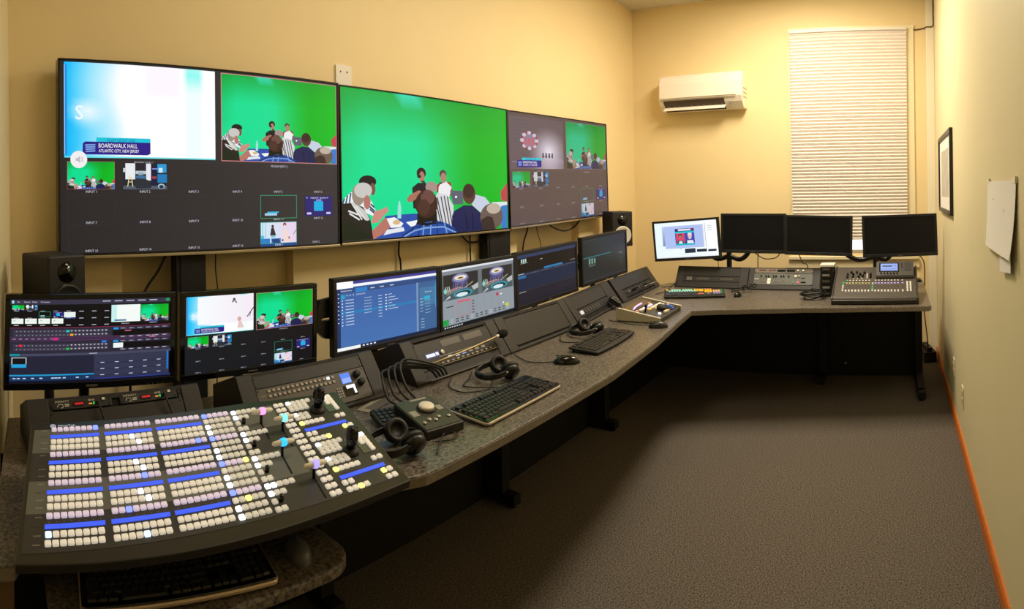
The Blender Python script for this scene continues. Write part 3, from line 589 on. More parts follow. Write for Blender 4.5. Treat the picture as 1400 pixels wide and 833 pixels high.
def graphics_ui(S):
    S.rect(0, 0, 1, 1, '#6c7278'); S.rect(0, 0, 1, 0.035, '#dfe4ec'); S.rect(0, 0.035, 1, 0.09, '#858a92'); S.rect(0, 0.52, 1, 0.93, '#929aa2')
    for x0 in (0.02, 0.525):
        with S.sub(x0, 0.10, x0+0.45, 0.52):
            S.rect(0, 0, 1, 1, '#33302d'); S.poly([(0, 0.7), (0.3, 0.6), (1, 0.62), (1, 1), (0, 1)], '#4a5a5e'); S.poly([(0, 0.62), (0.45, 0.52), (0.6, 0.6), (0.1, 0.8)], '#7a7a74')
            S.ell(0.48, 0.22, 0.25, 0.22, '#554e86'); S.ell(0.48, 0.18, 0.22, 0.17, '#8f90b4'); S.ell(0.48, 0.17, 0.17, 0.09, '#efe6d2'); S.ell(0.48, 0.19, 0.09, 0.045, '#b08a50'); S.ell(0.48, 0.18, 0.05, 0.02, '#40362c')
            for k in range(8): S.line(0.28+0.055*k, 0.38, 0.25+0.055*k, 0.66, 0.016, ('#5a78b8', '#b06aa8', '#8890c8')[k % 3])
            for k in range(3): S.line(0.05+0.05*k, 0.45, 0.08+0.05*k, 0.68, 0.02, '#b8c8bc')
            S.line(0.6, 0.62, 0.85, 0.42, 0.014, '#c8c4a8'); S.line(0.62, 0.42, 0.86, 0.64, 0.012, '#6a6a60'); S.line(0.02, 0.62, 0.5, 0.56, 0.012, '#d88a7a')
            S.ell(0.55, 0.82, 0.28, 0.15, '#3f98a8'); S.ell(0.55, 0.83, 0.22, 0.11, '#17343c'); S.ell(0.52, 0.86, 0.17, 0.08, '#d8e8ec')
            S.ell(0.05, 0.62, 0.045, 0.1, '#8ad0c0'); S.poly([(0.8, 0.62), (1, 0.5), (1, 0.72), (0.86, 0.78)], '#b8bcb8'); S.poly([(0, 1), (0.16, 0.82), (0.2, 0.9)], '#c0c4c8')
    for k in range(9): S.rect(0.02+0.105*k, 0.56, 0.021+0.105*k, 0.82, '#6c747c')
    S.frame(0.19, 0.56, 0.36, 0.82, 0.004, '#d05060'); S.rect(0.19, 0.56, 0.36, 0.59, '#d86070'); S.rect(0.05, 0.62, 0.14, 0.635, '#30343a'); S.ell(0.74, 0.60, 0.02, 0.03, '#c03050'); S.rect(0.78, 0.60, 0.81, 0.62, '#e8f0f0')
    for k in range(5): S.rect(0.38, 0.60+0.05*k, 0.41, 0.62+0.05*k, '#4a5058')
    for r in range(2):
        for k in range(13): S.rect(0.10+0.065*k, 0.845+0.04*r, 0.135+0.065*k, 0.862+0.04*r, '#30343a' if k % 4 else '#b8bcc4')
    S.rect(0.86, 0.80, 0.91, 0.86, '#c8d040'); S.ell(0.83, 0.78, 0.01, 0.015, '#ffffff')
    S.rect(0.0, 0.83, 0.075, 0.93, '#27a04c'); S.rect(0.02, 0.865, 0.04, 0.875, '#0d3a20'); S.rect(0, 0.94, 1, 1, '#101317')
    for k in range(8): S.rect(0.02+0.03*k, 0.955, 0.038+0.03*k, 0.975, '#c8ccd0')
def edit_ui(S):
    S.rect(0, 0, 1, 1, '#1c1713'); S.grad(0, 0.0, 1, 0.07, lambda u, v: (0.20, 0.24, 0.36), 2, 1); S.rect(0.0, 0.36, 1, 0.7, '#20283e'); S.grad(0, 0.72, 1, 1, lambda u, v: (0.145, 0.13, 0.17), 1, 1)
    for k in range(3): S.rect(0.06+0.03*k, 0.09, 0.08+0.03*k, 0.16+0.02*(k % 2), '#b0d0c8')
    S.rect(0.05, 0.17, 0.16, 0.18, '#8aa8a0'); S.rect(0.36, 0.15, 0.40, 0.165, '#b0a898')
    S.rect(0.42, 0.335, 0.74, 0.375, '#2a7ab0'); S.rect(0.0, 0.385, 1, 0.42, '#34364a'); S.rect(0.0, 0.42, 0.13, 0.47, '#2a6ea8')
    for k in range(30):
        if k % 7 != 3: S.rect(0.02+0.032*k, 0.395, 0.035+0.032*k, 0.402, '#8a8ca0')
        if k % 5 != 2: S.rect(0.02+0.032*k, 0.715, 0.038+0.032*k, 0.722, '#8a8494')
    S.rect(0, 0.70, 1, 0.735, '#2c2c38'); S.rect(0.02, 0.74, 0.12, 0.75, '#b8b0a8'); S.rect(0.0, 0.375, 0.10, 0.385, '#b8c8d0'); S.rect(0.88, 0.32, 0.98, 0.328, '#a8a090')
    for k in range(5): S.rect(0.62+0.06*k, 0.84, 0.64+0.06*k, 0.846, '#4a4650')
def idle_ui(S):
    S.grad(0, 0, 1, 1, lambda u, v: lerp((0.14, 0.145, 0.14), (0.17, 0.17, 0.165), v), 2, 2); S.rect(0, 0.42, 0.62, 0.445, '#2c6e78')
    for k in range(3): S.rect(0.12+0.055*k, 0.46+0.01*k, 0.155+0.055*k, 0.60, '#6f9484')
    S.rect(0.12, 0.62, 0.26, 0.66, '#4a5c52'); S.rect(0.82, 0.48, 0.90, 0.52, '#5a5c5c'); S.frame(0.83, 0.62, 0.90, 0.78, 0.008, '#4a4c4c'); S.rect(0.03, 0.04, 0.3, 0.05, '#3c3e40'); S.rect(0, 0.97, 1, 1, '#33363a')
def paint_ui(S):
    S.grad(0, 0, 1, 1, lambda u, v: lerp((0.93, 0.99, 1.0), (1, 1, 1), u), 3, 2); S.rect(0.13, 0.1, 0.79, 0.13, '#e4e8f4')
    S.grad(0.16, 0.11, 0.78, 0.74, lambda u, v: (0.70, 0.77, 0.95), 1, 1); S.grad(0.12, 0.11, 0.16, 0.66, lambda u, v: lerp((0.78, 0.83, 0.95), (0.50, 0.56, 0.72), v), 1, 3); S.rect(0.785, 0.08, 0.79, 0.76, '#c8ccd8'); S.rect(0.81, 0.08, 0.817, 0.76, '#9aa2b4')
    with S.sub(0.33, 0.19, 0.64, 0.66):
        S.rect(0, 0, 1, 1, '#3a4aa0'); S.rect(0, 0, 1, 0.17, '#23307c'); S.rect(0.17, 0.03, 0.83, 0.13, '#f0ecf4'); S.rect(0.87, 0, 1, 0.14, '#7a2a68'); S.rect(0, 0.17, 1, 0.27, '#18c8d8')
        S.rect(0.05, 0.27, 0.49, 0.9, '#e04a6a'); S.rect(0.53, 0.27, 1, 0.9, '#4a4ab0'); S.rect(0, 0.88, 1, 1, '#18b8cc'); S.ell(0.26, 0.42, 0.1, 0.12, '#2e2430'); S.ell(0.26, 0.47, 0.075, 0.11, '#a0786a')
        S.poly([(0.08, 0.9), (0.12, 0.7), (0.4, 0.7), (0.46, 0.9)], '#2a5060'); S.poly([(0.16, 0.9), (0.2, 0.74), (0.34, 0.74), (0.38, 0.9)], '#e4e0e8')
        S.ell(0.76, 0.44, 0.11, 0.17, '#e8b8c0'); S.ell(0.76, 0.34, 0.11, 0.08, '#e8e0e4'); S.ell(0.76, 0.58, 0.08, 0.08, '#d0c8cc'); S.poly([(0.58, 0.9), (0.62, 0.72), (0.9, 0.72), (0.96, 0.9)], '#f0ecf2'); S.poly([(0.5, 0.9), (0.53, 0.78), (0.62, 0.8), (0.6, 0.9)], '#2a2a6a')
    S.rect(0.0, 0.66, 0.18, 0.665, '#d8dcec'); S.rect(0.39, 0.745, 0.43, 0.76, '#9a8a98'); S.rect(0.47, 0.76, 0.64, 0.885, '#2a3344'); S.rect(0.66, 0.79, 0.82, 0.87, '#222c3c'); S.rect(0.84, 0.81, 0.97, 0.87, '#222c3c')
    for k in range(3): S.rect(0.85, 0.15+0.06*k, 0.92, 0.165+0.06*k, '#b8bccc')
    S.rect(0.36, 0.905, 0.52, 0.912, '#90d8c8'); S.rect(0.06, 0.78, 0.3, 0.785, '#f0e0f0'); S.rect(0, 0.96, 1, 1, '#eaf2f8')
def off_ui(S):
    S.rect(0, 0, 1, 1, '#060504')

# ------------------------------------------------------------------ televisions and monitors (local frame: x right, z up, screen faces -y)
SCM = Matrix(((1, 0, 0, 0), (0, 0, -1, 0), (0, 1, 0, 0), (0, 0, 0, 1)))   # picture plane -> local xz, facing -y
def panel_thing(name, label, cat, x, y, z, w, h, picture, group, roll=0.0, yaw=0.0, tv=False, gloss=True):
    t = thing(name, label, cat, (x, y, z), Euler((0, roll, yaw)), group)
    e = 0.009 if tv else 0.018; eb = 0.020 if tv else 0.024; d = 0.055 if tv else 0.028
    b = MB()
    b.box((-w/2, 0, -h/2), (w/2, d, h/2)); 
    b.box((-w/2, -0.006, h/2-e), (w/2, 0.0, h/2)); b.box((-w/2, -0.006, -h/2), (w/2, 0.0, -h/2+eb)); b.box((-w/2, -0.006, -h/2+eb), (-w/2+e, 0, h/2-e)); b.box((w/2-e, -0.006, -h/2+eb), (w/2, 0, h/2-e))
    b.frustum((-w*0.3, -h*0.3, 0), (w*0.3, h*0.3, 0.03), 0.02, 0, Matrix.Translation((0, d, 0)) @ Matrix.Rotation(-PI/2, 4, 'X'))
    cs = b.build('casing', BLKG if gloss else BLKM, t, 0.002)
    sw, sh = w-2*e, h-e-eb
    S = Scr(sw, sh); S.rect(0, 0, 1, 1, '#000000'); picture(S)
    S.build('screen', t, Matrix.Translation((0, -0.0008, (eb-e)/2)) @ SCM)
    if tv:
        b = MB(); b.box((-w/2, -0.010, -h/2-0.002), (w/2, 0.012, -h/2+0.011)); b.build('bottom_trim', CHAMP, t, 0.002)
    else:
        b = MB(); b.box((-0.02, -0.0075, -h/2+0.008), (0.02, -0.0055, -h/2+0.014)); b.build('maker_badge', GREY, cs)
        for k in range(4): b = MB(); b.cyl((w/2-0.10+0.018*k, -0.0055, -h/2+0.004), (w/2-0.10+0.018*k, -0.0075, -h/2+0.004), 0.002, n=8); b.build('control_button', GREY, cs)
    return t
G = 'large wall televisions side by side'
TVY = -0.1
def multi_wall(S): multiview(S, 'wall')
def multi_side(S): multiview(S, 'side')
def multi_desk(S): multiview(S, 'desk')
tvs = [
 ('wide wall television showing a multi-picture view with a bright white-blue preview, farthest left', 1.8175, 1.7075, 1.408, 0.838, multi_wall, 0.010),
 ('wall television filled by one picture of people meeting before a green screen, centre of three', 3.2355, 1.6990, 1.414, 0.828, program, 0.0),
 ('wall television with a multi-picture view tinted by painted-in brownish reflections, nearest the far wall corner', 4.6780, 1.7170, 1.456, 0.818, multi_side, -0.022)]
for lb, x, z, w, h, pic, rl in tvs:
    t = panel_thing('television', lb, 'television', x, TVY, z, w, h, pic, G, rl, 0, True)
    b = MB(); b.box((-0.25, 0.07, -0.2), (0.25, 0.099, 0.2)); b.build('wall_bracket', DKSTEEL, t)
# black equipment columns under the televisions
for x, lb in ((1.71, 'tall matte black cable column under the left wall television'), (3.86, 'tall matte black cable column under the middle of the wall screens')):
    b = MB(); hw = 0.072 if x < 2 else 0.125
    b.box((x-hw, -0.08, 0.08), (x+hw, -0.012, 1.5)); b.box((x-hw+0.02, -0.084, 0.15), (x-hw+0.024, -0.08, 1.45))
    tag(b.build('cable_column', mat('deep_black', '#0a090a', 0.7), None, 0.004), lb, 'column', 'black cable columns under the televisions')
# desk monitors along the TV wall
G = 'desktop monitors along the left-hand desk'
MONS = [
 ('black monitor with the dark switcher control interface, leftmost on the desk', 1.144, 1.053, 0.604, 0.322, switcher_ui, 0.036, 0.0),
 ('black monitor with a small multi-picture view of white preview and green screen', 1.761, 1.031, 0.590, 0.322, multi_desk, 0.026, 0.0),
 ('black monitor showing a blue file-list window, third along the desk', 2.457, 1.027, 0.633, 0.330, share_ui, 0.006, 0.0),
 ('black monitor with a grey window holding two renderings of a round studio stage', 3.088, 1.0185, 0.622, 0.340, graphics_ui, -0.01, 0.0),
 ('black monitor showing a dark editing timeline with blue bars, beside the stage renderings', 3.745, 1.0425, 0.690, 0.331, edit_ui, -0.026, 0.0),
 ('black monitor with an almost blank charcoal desktop, last before the far corner', 4.495, 1.0725, 0.696, 0.334, idle_ui, -0.022, 0.0)]
def arm(t, h, side=0, drop=0.33, d=0.028, hook=False):
    b = MB(); b.cbox((side, d+0.036, -0.02), (0.12, 0.012, 0.12)); b.cyl((side, d+0.04, -0.02), (side, d+0.10, -0.02), 0.018)
    b.build('mount_plate', BLK, t)
    b = MB(); b.cyl((side, d+0.115, -h/2-drop+0.17), (side, d+0.115, 0.05), 0.019); b.cyl((side, d+0.115, -h/2-drop+0.16), (side, d+0.115, -h/2-drop+0.175), 0.055, n=24)
    b.build('pole', BLK, t)
for lb, x, z, w, h, pic, rl, yw in MONS:
    t = panel_thing('desktop_monitor', lb, 'monitor', x, -0.55, z, w, h, pic, G, rl, yw, False, x < 2.2)
    drop = z-h/2-0.75+0.0
    b = MB(); b.cbox((0, 0.062, 0), (0.12, 0.012, 0.12)); b.cyl((0, 0.066, 0), (0, 0.10, 0), 0.018); b.build('mount_plate', BLK, t)
    b = MB(); b.cyl((0, 0.115, 0.75-z), (0, 0.115, 0.06), 0.019); b.cyl((0, 0.115, 0.751-z), (0, 0.115, 0.763-z), 0.06, n=24); b.build('pole', BLK, t)
    if pic in (share_ui, idle_ui):
        s = -1; b = MB()          # looped rear handle of the mounting arm, sticking out past the screen's left side
        pl = [(-w/2-0.055, 0.03), (-w/2-0.045, 0.075), (-w/2+0.05, 0.085), (-w/2+0.05, -0.10), (-w/2-0.02, -0.085), (-w/2-0.055, -0.055)]
        if pic is idle_ui: pl = [(a*1.0+0.02 if a < -w/2 else a, c*0.6) for a, c in pl]
        hl = [(-w/2-0.028, 0.0), (-w/2+0.03, 0.0), (-w/2+0.03, -0.012), (-w/2-0.028, -0.012)]
        b.prism([pl[0], pl[1], pl[2], (pl[2][0], 0.0), (-w/2-0.028, 0.0), (-w/2-0.04, -0.006)], 0.030, 0.055, 'y'); b.prism([pl[3], pl[4], pl[5], (-w/2-0.04, -0.006), (-w/2-0.028, -0.012), (pl[3][0], -0.012)], 0.030, 0.055, 'y')
        b.prism([pl[0], (-w/2-0.04, -0.006), pl[5]], 0.030, 0.055, 'y'); b.build('arm_handle', BLK, t)
# monitors on the far desk (face -x): local x axis runs toward the right wall
G = 'desktop monitors on the far desk'
FAR = [
 ('tilted lit monitor with a white paint window and two portraits, far desk', 5.30, -0.873, 1.134, 0.580, 0.334, paint_ui, -0.072),
 ('switched-off black monitor on an arm stand, second along the far desk', 5.34, -1.430, 1.186, 0.536, 0.318, off_ui, 0.008),
 ('switched-off black monitor in front of the left half of the window blind', 5.30, -1.962, 1.172, 0.530, 0.312, off_ui, 0.025),
 ('switched-off black monitor right of the bright window gap, behind the mixer', 5.30, -2.594, 1.165, 0.580, 0.325, off_ui, -0.02)]
for lb, x, y, z, w, h, pic, rl in FAR:
    t = panel_thing('desktop_monitor', lb, 'monitor', x, y, z, w, h, pic, G, 0, 0, False, False)
    t.rotation_euler = (Matrix.Rotation(-PI/2, 3, 'Z') @ Matrix.Rotation(rl, 3, 'Y')).to_euler()
    b = MB(); b.cbox((0, 0.062, 0), (0.12, 0.012, 0.12)); b.build('mount_plate', BLK, t)
def stand(y, reach, lb):
    b = MB(); t = thing('monitor_stand', lb, 'stand', (5.475, y, 0.7505)); 
    b.cyl((0, 0, 0), (0, 0, 0.42), 0.022); b.cyl((0, 0, 0), (0, 0, 0.014), 0.07, n=24); b.build('pole', BLK, t)
    for dy, dz in reach:
        b = MB(); b.tube([(0.0, 0, 0.24), (0.0, dy*0.45, 0.21), (0.0, dy*0.8, 0.26), (-0.05, dy, dz)], 0.020, sub=4); b.cyl((-0.05, dy, dz), (-0.075, dy, dz), 0.03); b.build('arm', BLK, t)
stand(-1.19, [(0.22, 0.34), (-0.20, 0.36)], 'black twin-arm monitor stand between the lit monitor and the second monitor')
stand(-2.40, [(0.30, 0.36), (-0.16, 0.36)], 'black twin-arm monitor stand below the bright window gap')
# ------------------------------------------------------------------ desk
DZ = 0.75
desk = thing('production_desk', 'long L-shaped production desk with speckled grey laminate top on black steel legs', 'desk', (3.0, -0.8, 0))
OUT = [(0.745, -1.265), (0.80, -1.265), (0.83, -1.20), (1.60, -1.25), (1.86, -1.362), (2.98, -1.375), (3.55, -1.335), (4.05, -1.275), (4.36, -1.243), (4.42, -1.38), (4.50, -1.62), (4.575, -1.95), (4.61, -2.35), (4.615, -2.775), (4.64, -2.79), (5.76, -2.79), (5.76, -0.80), (5.52, -0.72), (5.42, -0.66), (5.28, -0.62), (5.27, -0.38), (0.865, -0.38)]
OUT = [(x-3.0, y+0.8) for x, y in OUT]
b = MB(); b.prism(OUT, DZ-0.034, DZ); b.build('worktop', LAM, desk, 0.004)
b = MB()          # lighter edge band following the front
for i in range(0, 14):
    p, q = Vector(OUT[i]), Vector(OUT[i+1]); d = (q-p).normalized(); nrm = Vector((d.y, -d.x))*0.0025
    b.prism([tuple(p), tuple(p+nrm), tuple(q+nrm), tuple(q)], DZ-0.031, DZ-0.005)
b.build('edge_band', LAME, desk)
b = MB(); b.box((0.745-3, -1.26+0.8, 0), (0.80-3, -0.45+0.8, DZ-0.035)); b.build('end_panel', mat('brown_laminate', '#4b3822', 0.45, noise=(60, 0.25, '#6b5334')), desk, 0.003)
def cleg(x, y, axis, post, f=0.50):            # cantilever leg: foot, post, top bracket; axis 'y' = foot along y
    M = Matrix.Translation((x-3, y+0.8, 0)) @ (Matrix.Identity(4) if axis == 'y' else Matrix.Rotation(-PI/2, 4, 'Z'))
    b = MB(M); b.box((-0.028, -f, 0.015), (0.028, 0.28, 0.065)); b.box((-0.03, post-0.05, 0.06), (0.03, post+0.05, DZ-0.06)); b.box((-0.035, -0.40, DZ-0.06), (0.035, 0.28, DZ-0.034))
    b.prism([(-f, 0.015), (0.06-f, 0.065), (0.10-f, 0.065), (0.04-f, 0.015)], -0.028, 0.028, 'x')
    b.cyl((0, 0.03-f, 0.0), (0, 0.03-f, 0.016), 0.018, n=12); b.cyl((0, 0.24, 0.0), (0, 0.24, 0.016), 0.018, n=12)
    return b.build('leg', DKSTEEL, desk, 0.004)
for x in (1.02, 1.95, 3.02, 4.1): cleg(x, -0.70, 'y', 0.0, 0.12)
cleg(5.45, -2.735, 'x', 0.05); cleg(5.45, -1.965, 'x', 0.05, 0.15)
b = MB(); b.box((0.82-3, -0.62+0.8, 0.001), (5.575-3, -0.60+0.8, DZ-0.036)); b.build('modesty_panel', DKSTEEL, desk)
b = MB(); b.box((5.555-3, -2.72+0.8, 0.001), (5.575-3, -0.62+0.8, DZ-0.036))
for y in (-2.12, -2.02, -1.2): b.box((5.551-3, y+0.8-0.004, 0.05), (5.556-3, y+0.8+0.004, DZ-0.05))
b.build('modesty_panel', DKSTEEL, desk)
for y in (-1.935, -2.14): b = MB(); b.box((5.54-3, y+0.8-0.008, 0.10), (5.556-3, y+0.8+0.008, 0.112)); b.build('panel_clip', SILV, desk)
# pull-out keyboard shelf beneath the switcher
tray = thing('keyboard_shelf', 'pull-out speckled laminate keyboard shelf with rounded corners under the big switcher', 'shelf', (1.22, -1.24, 0.62))
pts = []
for cx_, cy_, r, a0 in ((0.28, -0.10, 0.075, -90), (0.28, 0.2, 0.07, 0), (-0.30, 0.2, 0.03, 90), (-0.295, -0.10, 0.06, 180)):
    for k in range(7):
        a = math.radians(a0+90*k/6); pts.append((cx_+r*math.cos(a), cy_+r*math.sin(a)))
b = MB(); b.prism(pts, 0.012, 0.04); b.build('shelf_board', LAM, tray, 0.006)
for sx in (-0.295, 0.27): b = MB(); b.box((sx, 0.10, 0.04), (sx+0.02, 0.27, 0.052)); b.box((sx, 0.19, 0.04), (sx+0.02, 0.27, 0.0955)); b.build('slide_rail', DKSTEEL, tray)

# ------------------------------------------------------------------ sloping equipment risers on the desk
SL = math.atan2(0.155, 0.11)
b = MB(); b.cyl((0, 0, -0.001), (0, 0, 0.0015), 0.0038, n=10); SCREW = b.mesh('screw', BLK)
class Riser:
    def __init__(s, x, y, yaw, w, label, rack, group, d=0.30):
        s.o = (x, y); s.yaw = yaw; s.w = w
        t = s.t = thing('equipment_riser', label, 'console', (x, y, DZ+0.001), yaw, group)
        a, c = rack
        zb = 0.158-0.417*(d-0.125); prof = [(0, 0), (0, 0.010), (0.108, 0.160), (0.125, 0.158), (d, zb), (d, 0)]
        for x0, x1 in ((0, a), (c, w)): b = MB(); b.prism(prof, x0, x1, 'x'); b.build('side_frame', STEEL, t, 0.002)
        b = MB(); b.prism([(0.104, 0.150), (0.108, 0.160), (0.125, 0.158), (d, zb), (d, 0), (d-0.006, 0), (d-0.006, zb-0.004), (0.121, 0.151)], a, c, 'x'); b.prism([(0, 0), (0, 0.010), (0.006, 0.018), (0.012, 0.012), (0.012, 0)], a, c, 'x'); b.build('top_cover', STEEL, t)
        b = MB(); b.prism([(0.010, 0.0), (0.010, 0.010), (0.112, 0.150), (d-0.008, zb-0.008), (d-0.008, 0)], a, c, 'x'); b.build('rack_bay', HOLE, t)
        for q in (a, c-0.012):
            b = MB(Matrix.Rotation(SL, 4, 'X')); b.box((q, 0.016, -0.004), (q+0.012, 0.185, 0.0))
            for k in range(6): b.cyl((q+0.006, 0.028+0.0286*k, 0), (q+0.006, 0.028+0.0286*k, 0.0015), 0.0035, n=8, mi=1)
            b.build('rack_rail', [BLKM, HOLE], t)
    def gear(s, name, label, cat, x0, x1, s0, s1, m=STEEL2, depth=0.05, th=0.003, group=None, part='faceplate', bolts=True):
        """a thing lying in the slope: its local x runs along the riser, y up the slope, z outward"""
        c, sn = math.cos(s.yaw), math.sin(s.yaw); ly = s0*math.cos(SL); lz = s0*math.sin(SL)
        t = thing(name, label, cat, (s.o[0]+c*x0-sn*ly, s.o[1]+sn*x0+c*ly, DZ+0.001+lz), Euler((SL, 0, s.yaw)), group)
        w, h = x1-x0, s1-s0
        b = MB(); b.box((0, 0, 0.0), (w, h, th)); b.build(part, m, t, 0.0008)
        if bolts:
            for px in (0.007, w-0.007):
                for py in (0.007, h-0.007): inst(SCREW, 'screw', t, (px, py, th))
        return t
GR = 'sloping black equipment risers on the left-hand desk'
R1 = Riser(0.897, -0.80, 0, 0.575, 'sloping black riser holding two small receivers with red displays, leftmost', (0.068, 0.512), GR)
R2 = Riser(1.615, -0.80, 0, 0.610, 'sloping black riser holding the long row of router buttons', (0.060, 0.540), GR)
R3 = Riser(2.375, -0.803, 0, 0.632, 'sloping black riser with blue display and gooseneck microphone', (0.065, 0.565), GR)
R4 = Riser(3.012, -0.803, 0, 0.66, 'sloping black riser filled by one plain blank panel', (0.068, 0.592), GR)
R5 = Riser(3.690, -0.800, 0.128, 0.745, 'sloping black riser with a small button strip and hand microphone', (0.070, 0.60), GR, 0.145)
R6 = Riser(4.456, -0.708, 0.072, 0.80, 'sloping black riser with a row of cable sockets, nearest the corner', (0.09, 0.70), GR, 0.145)
GF = 'sloping black equipment risers on the far desk'
F1 = Riser(5.245, -0.785, -PI/2, 0.607, 'sloping black riser behind the coloured keyboard on the far desk', (0.06, 0.54), GF, 0.145)
F2 = Riser(5.235, -1.40, -PI/2, 0.572, 'sloping black riser holding grey audio processors on the far desk', (0.04, 0.515), GF, 0.145)

def txt(t, name, s, x, y, h, m, w=None, z=0.0035):
    b = MB(); letters(b, s, x, y, h, w, 0, None, z); return b.build(name, m, t)
WINK = mat('white_ink', '#c9c4ba', 0.6)
RED7 = emat('red_led', '#ff2030', 1.0); BLUE_L = emat('blue_backlight', '#3b58ff', 1.3); WHITE_L = emat('white_backlight', '#f4fbff', 1.4)
GREEN_L = emat('green_led', '#38ff80', 0.9); AMB_L = emat('amber_led', '#ff9a30', 0.8); LCDW = emat('white_blue_lcd', '#e8eeff', 1.0); LCDB = emat('blue_lcd', '#3f7cf0', 1.0); LCDP = emat('pale_blue_lcd', '#8fb4ff', 0.9)
REDM = mat('dark_red_window', '#3a0608', 0.3)
# two wireless receivers
for k, (x0, lb) in enumerate(((0.078, 'small black receiver with red display in leftmost riser, left of two'), (0.300, 'small black receiver with red display in leftmost riser, right of two'))):
    t = R1.gear('wireless_receiver', lb, 'receiver', x0, x0+0.195, 0.160, 0.1915 if k else 0.1915, BLKM, group='red-display receivers')
    txt(t, 'lettering', 'INFINITY', 0.012, 0.021, 0.0065, WINK, 0.045)
    b = MB(); b.tube([(0.018, 0.007, 0.004), (0.022, 0.015, 0.004), (0.034, 0.015, 0.004), (0.036, 0.006, 0.004), (0.028, 0.004, 0.004)], 0.0012, n=6, sub=2); b.box((0.042, 0.008, 0.003), (0.056, 0.011, 0.0036)); b.box((0.042, 0.013, 0.003), (0.056, 0.016, 0.0036)); b.build('logo', WINK, t)
    b = MB(); b.rrect(0.088, 0.014, 0.040, 0.014, 0.006, 0.003, 0.005); b.build('display_window', REDM, t)
    b = MB(); 
    for j in range(5): b.box((0.075+0.0055*j, 0.0115, 0.0051), (0.0785+0.0055*j, 0.0165, 0.0054))
    b.build('display_digits', RED7, t)
    b = MB(); b.box((0.118, 0.019, 0.003), (0.127, 0.025, 0.005)); b.box((0.129, 0.019, 0.003), (0.138, 0.025, 0.005)); b.build('button', GREYL, t)
    b = MB(); b.box((0.119, 0.009, 0.003), (0.130, 0.013, 0.0045)); b.build('indicator', AMB_L, t)
    b = MB(); b.box((0.134, 0.008, 0.003), (0.137, 0.016, 0.0045)); b.build('indicator', GREEN_L, t)
    b = MB(); b.box((0.163, 0.019, 0.003), (0.172, 0.026, 0.006)); b.build('switch', WHT, t)
    b = MB(); b.tube([(0.146, 0.013, 0.003), (0.146, 0.012, 0.018), (0.150, -0.012, 0.022), (0.160, -0.05, 0.012), (0.168, -0.085, 0.004)], 0.003, n=8); b.cyl((0.146, 0.013, 0.003), (0.146, 0.013, 0.014), 0.006); b.build('plug_cable', RUB, t)
def blank(R, a, c, s0, s1, lb):
    return R.gear('blank_panel', lb, 'panel', a, c, s0, s1, STEEL2, group='blank rack panels')
blank(R1, 0.070, 0.510, 0.030, 0.155, 'blank black rack panel under the two red-display receivers')
blank(R2, 0.062, 0.538, 0.140, 0.184, 'blank black rack panel above the router buttons')
blank(R4, 0.070, 0.590, 0.030, 0.178, 'large blank black rack panel filling the fourth riser')
blank(R5, 0.072, 0.598, 0.100, 0.182, 'blank black rack panel above the small button strip')
blank(F1, 0.062, 0.538, 0.108, 0.180, 'blank black rack panel behind the coloured keyboard')
blank(R6, 0.092, 0.698, 0.095, 0.185, 'blank black rack panel above the row of cable sockets')
# router control panel
t = R2.gear('router_panel', 'bronze-grey router control panel with two rows of small square buttons and a blue screen', 'control panel', 0.062, 0.538, 0.022, 0.138, mat('bronze_grey', '#4c453c', 0.5), bolts=True)
bb = MB(); bb.rrect(0, 0, 0.0125, 0.0105, 0.002, 0.003, 0.007, ch=0.0015); BM = bb.mesh('button', mat('clear_button', '#a79f96', 0.35)); bb = MB(); bb.rrect(0, 0, 0.0125, 0.0105, 0.002, 0.003, 0.007, ch=0.0015); BL = bb.mesh('button', WHITE_L)
for r in range(2):
    for k in range(15): inst(BL if (r, k) == (0, 13) else BM, 'button', t, (0.048+0.0197*k, 0.103-0.018*r, 0))
txt(t, 'lettering', 'ROUTER', 0.014, 0.088, 0.003, WINK, 0.02)
b = MB(); b.box((0.358, 0.068, 0.003), (0.402, 0.108, 0.0045)); b.build('display', LCDB, t); b = MB(); b.box((0.360, 0.070, 0.0046), (0.400, 0.088, 0.005)); b.build('display_field', LCDP, t)
b = MB(); b.box((0.354, 0.020, 0.003), (0.412, 0.060, 0.0045)); b.build('display', BLKG, t); b = MB(); b.box((0.368, 0.048, 0.0046), (0.408, 0.060, 0.005)); b.box((0.398, 0.026, 0.0046), (0.408, 0.048, 0.005)); b.build('display_field', WHITE_L, t)
for kx, ky in ((0.432, 0.093), (0.440, 0.060)):
    b = MB(); b.lathe([(0.014, 0.003), (0.013, 0.018), (0.011, 0.021), (0.002, 0.0215)], 20, 0, Matrix.Translation((kx, ky, 0))); b.build('knob', BLKM, t)
b = MB()
for r in range(4):
    for c in range(3): b.rrect(0.325+0.009*c, 0.025+0.010*r, 0.006, 0.006, 0.001, 0.003, 0.006)
b.build('keypad', GREYL, t)
# intercom station with gooseneck microphone
t = R3.gear('intercom_station', 'black intercom panel with lit blue-white display and gooseneck microphone', 'intercom', 0.067, 0.563, 0.050, 0.172, STEEL2)
b = MB(); b.box((0.040, 0.046, 0.003), (0.130, 0.072, 0.004)); b.build('display_bezel', emat('violet_glow_bezel', '#1b1c66', 0.7), t)
b = MB(); b.box((0.047, 0.052, 0.0041), (0.100, 0.066, 0.005)); b.box((0.105, 0.053, 0.0041), (0.122, 0.067, 0.005)); b.build('display', LCDW, t)
b = MB(); b.lathe([(0.012, 0.003), (0.011, 0.010), (0.006, 0.0105)], 18, 0, Matrix.Translation((0.145, 0.060, 0))); b.build('ring_knob', SILV, t)
b = MB(); b.box((0.12, 0.044, 0.003), (0.50, 0.0455, 0.0045)); b.box((0.03, 0.005, 0.003), (0.50, 0.0065, 0.0045)); b.build('trim_line', SILV, t)
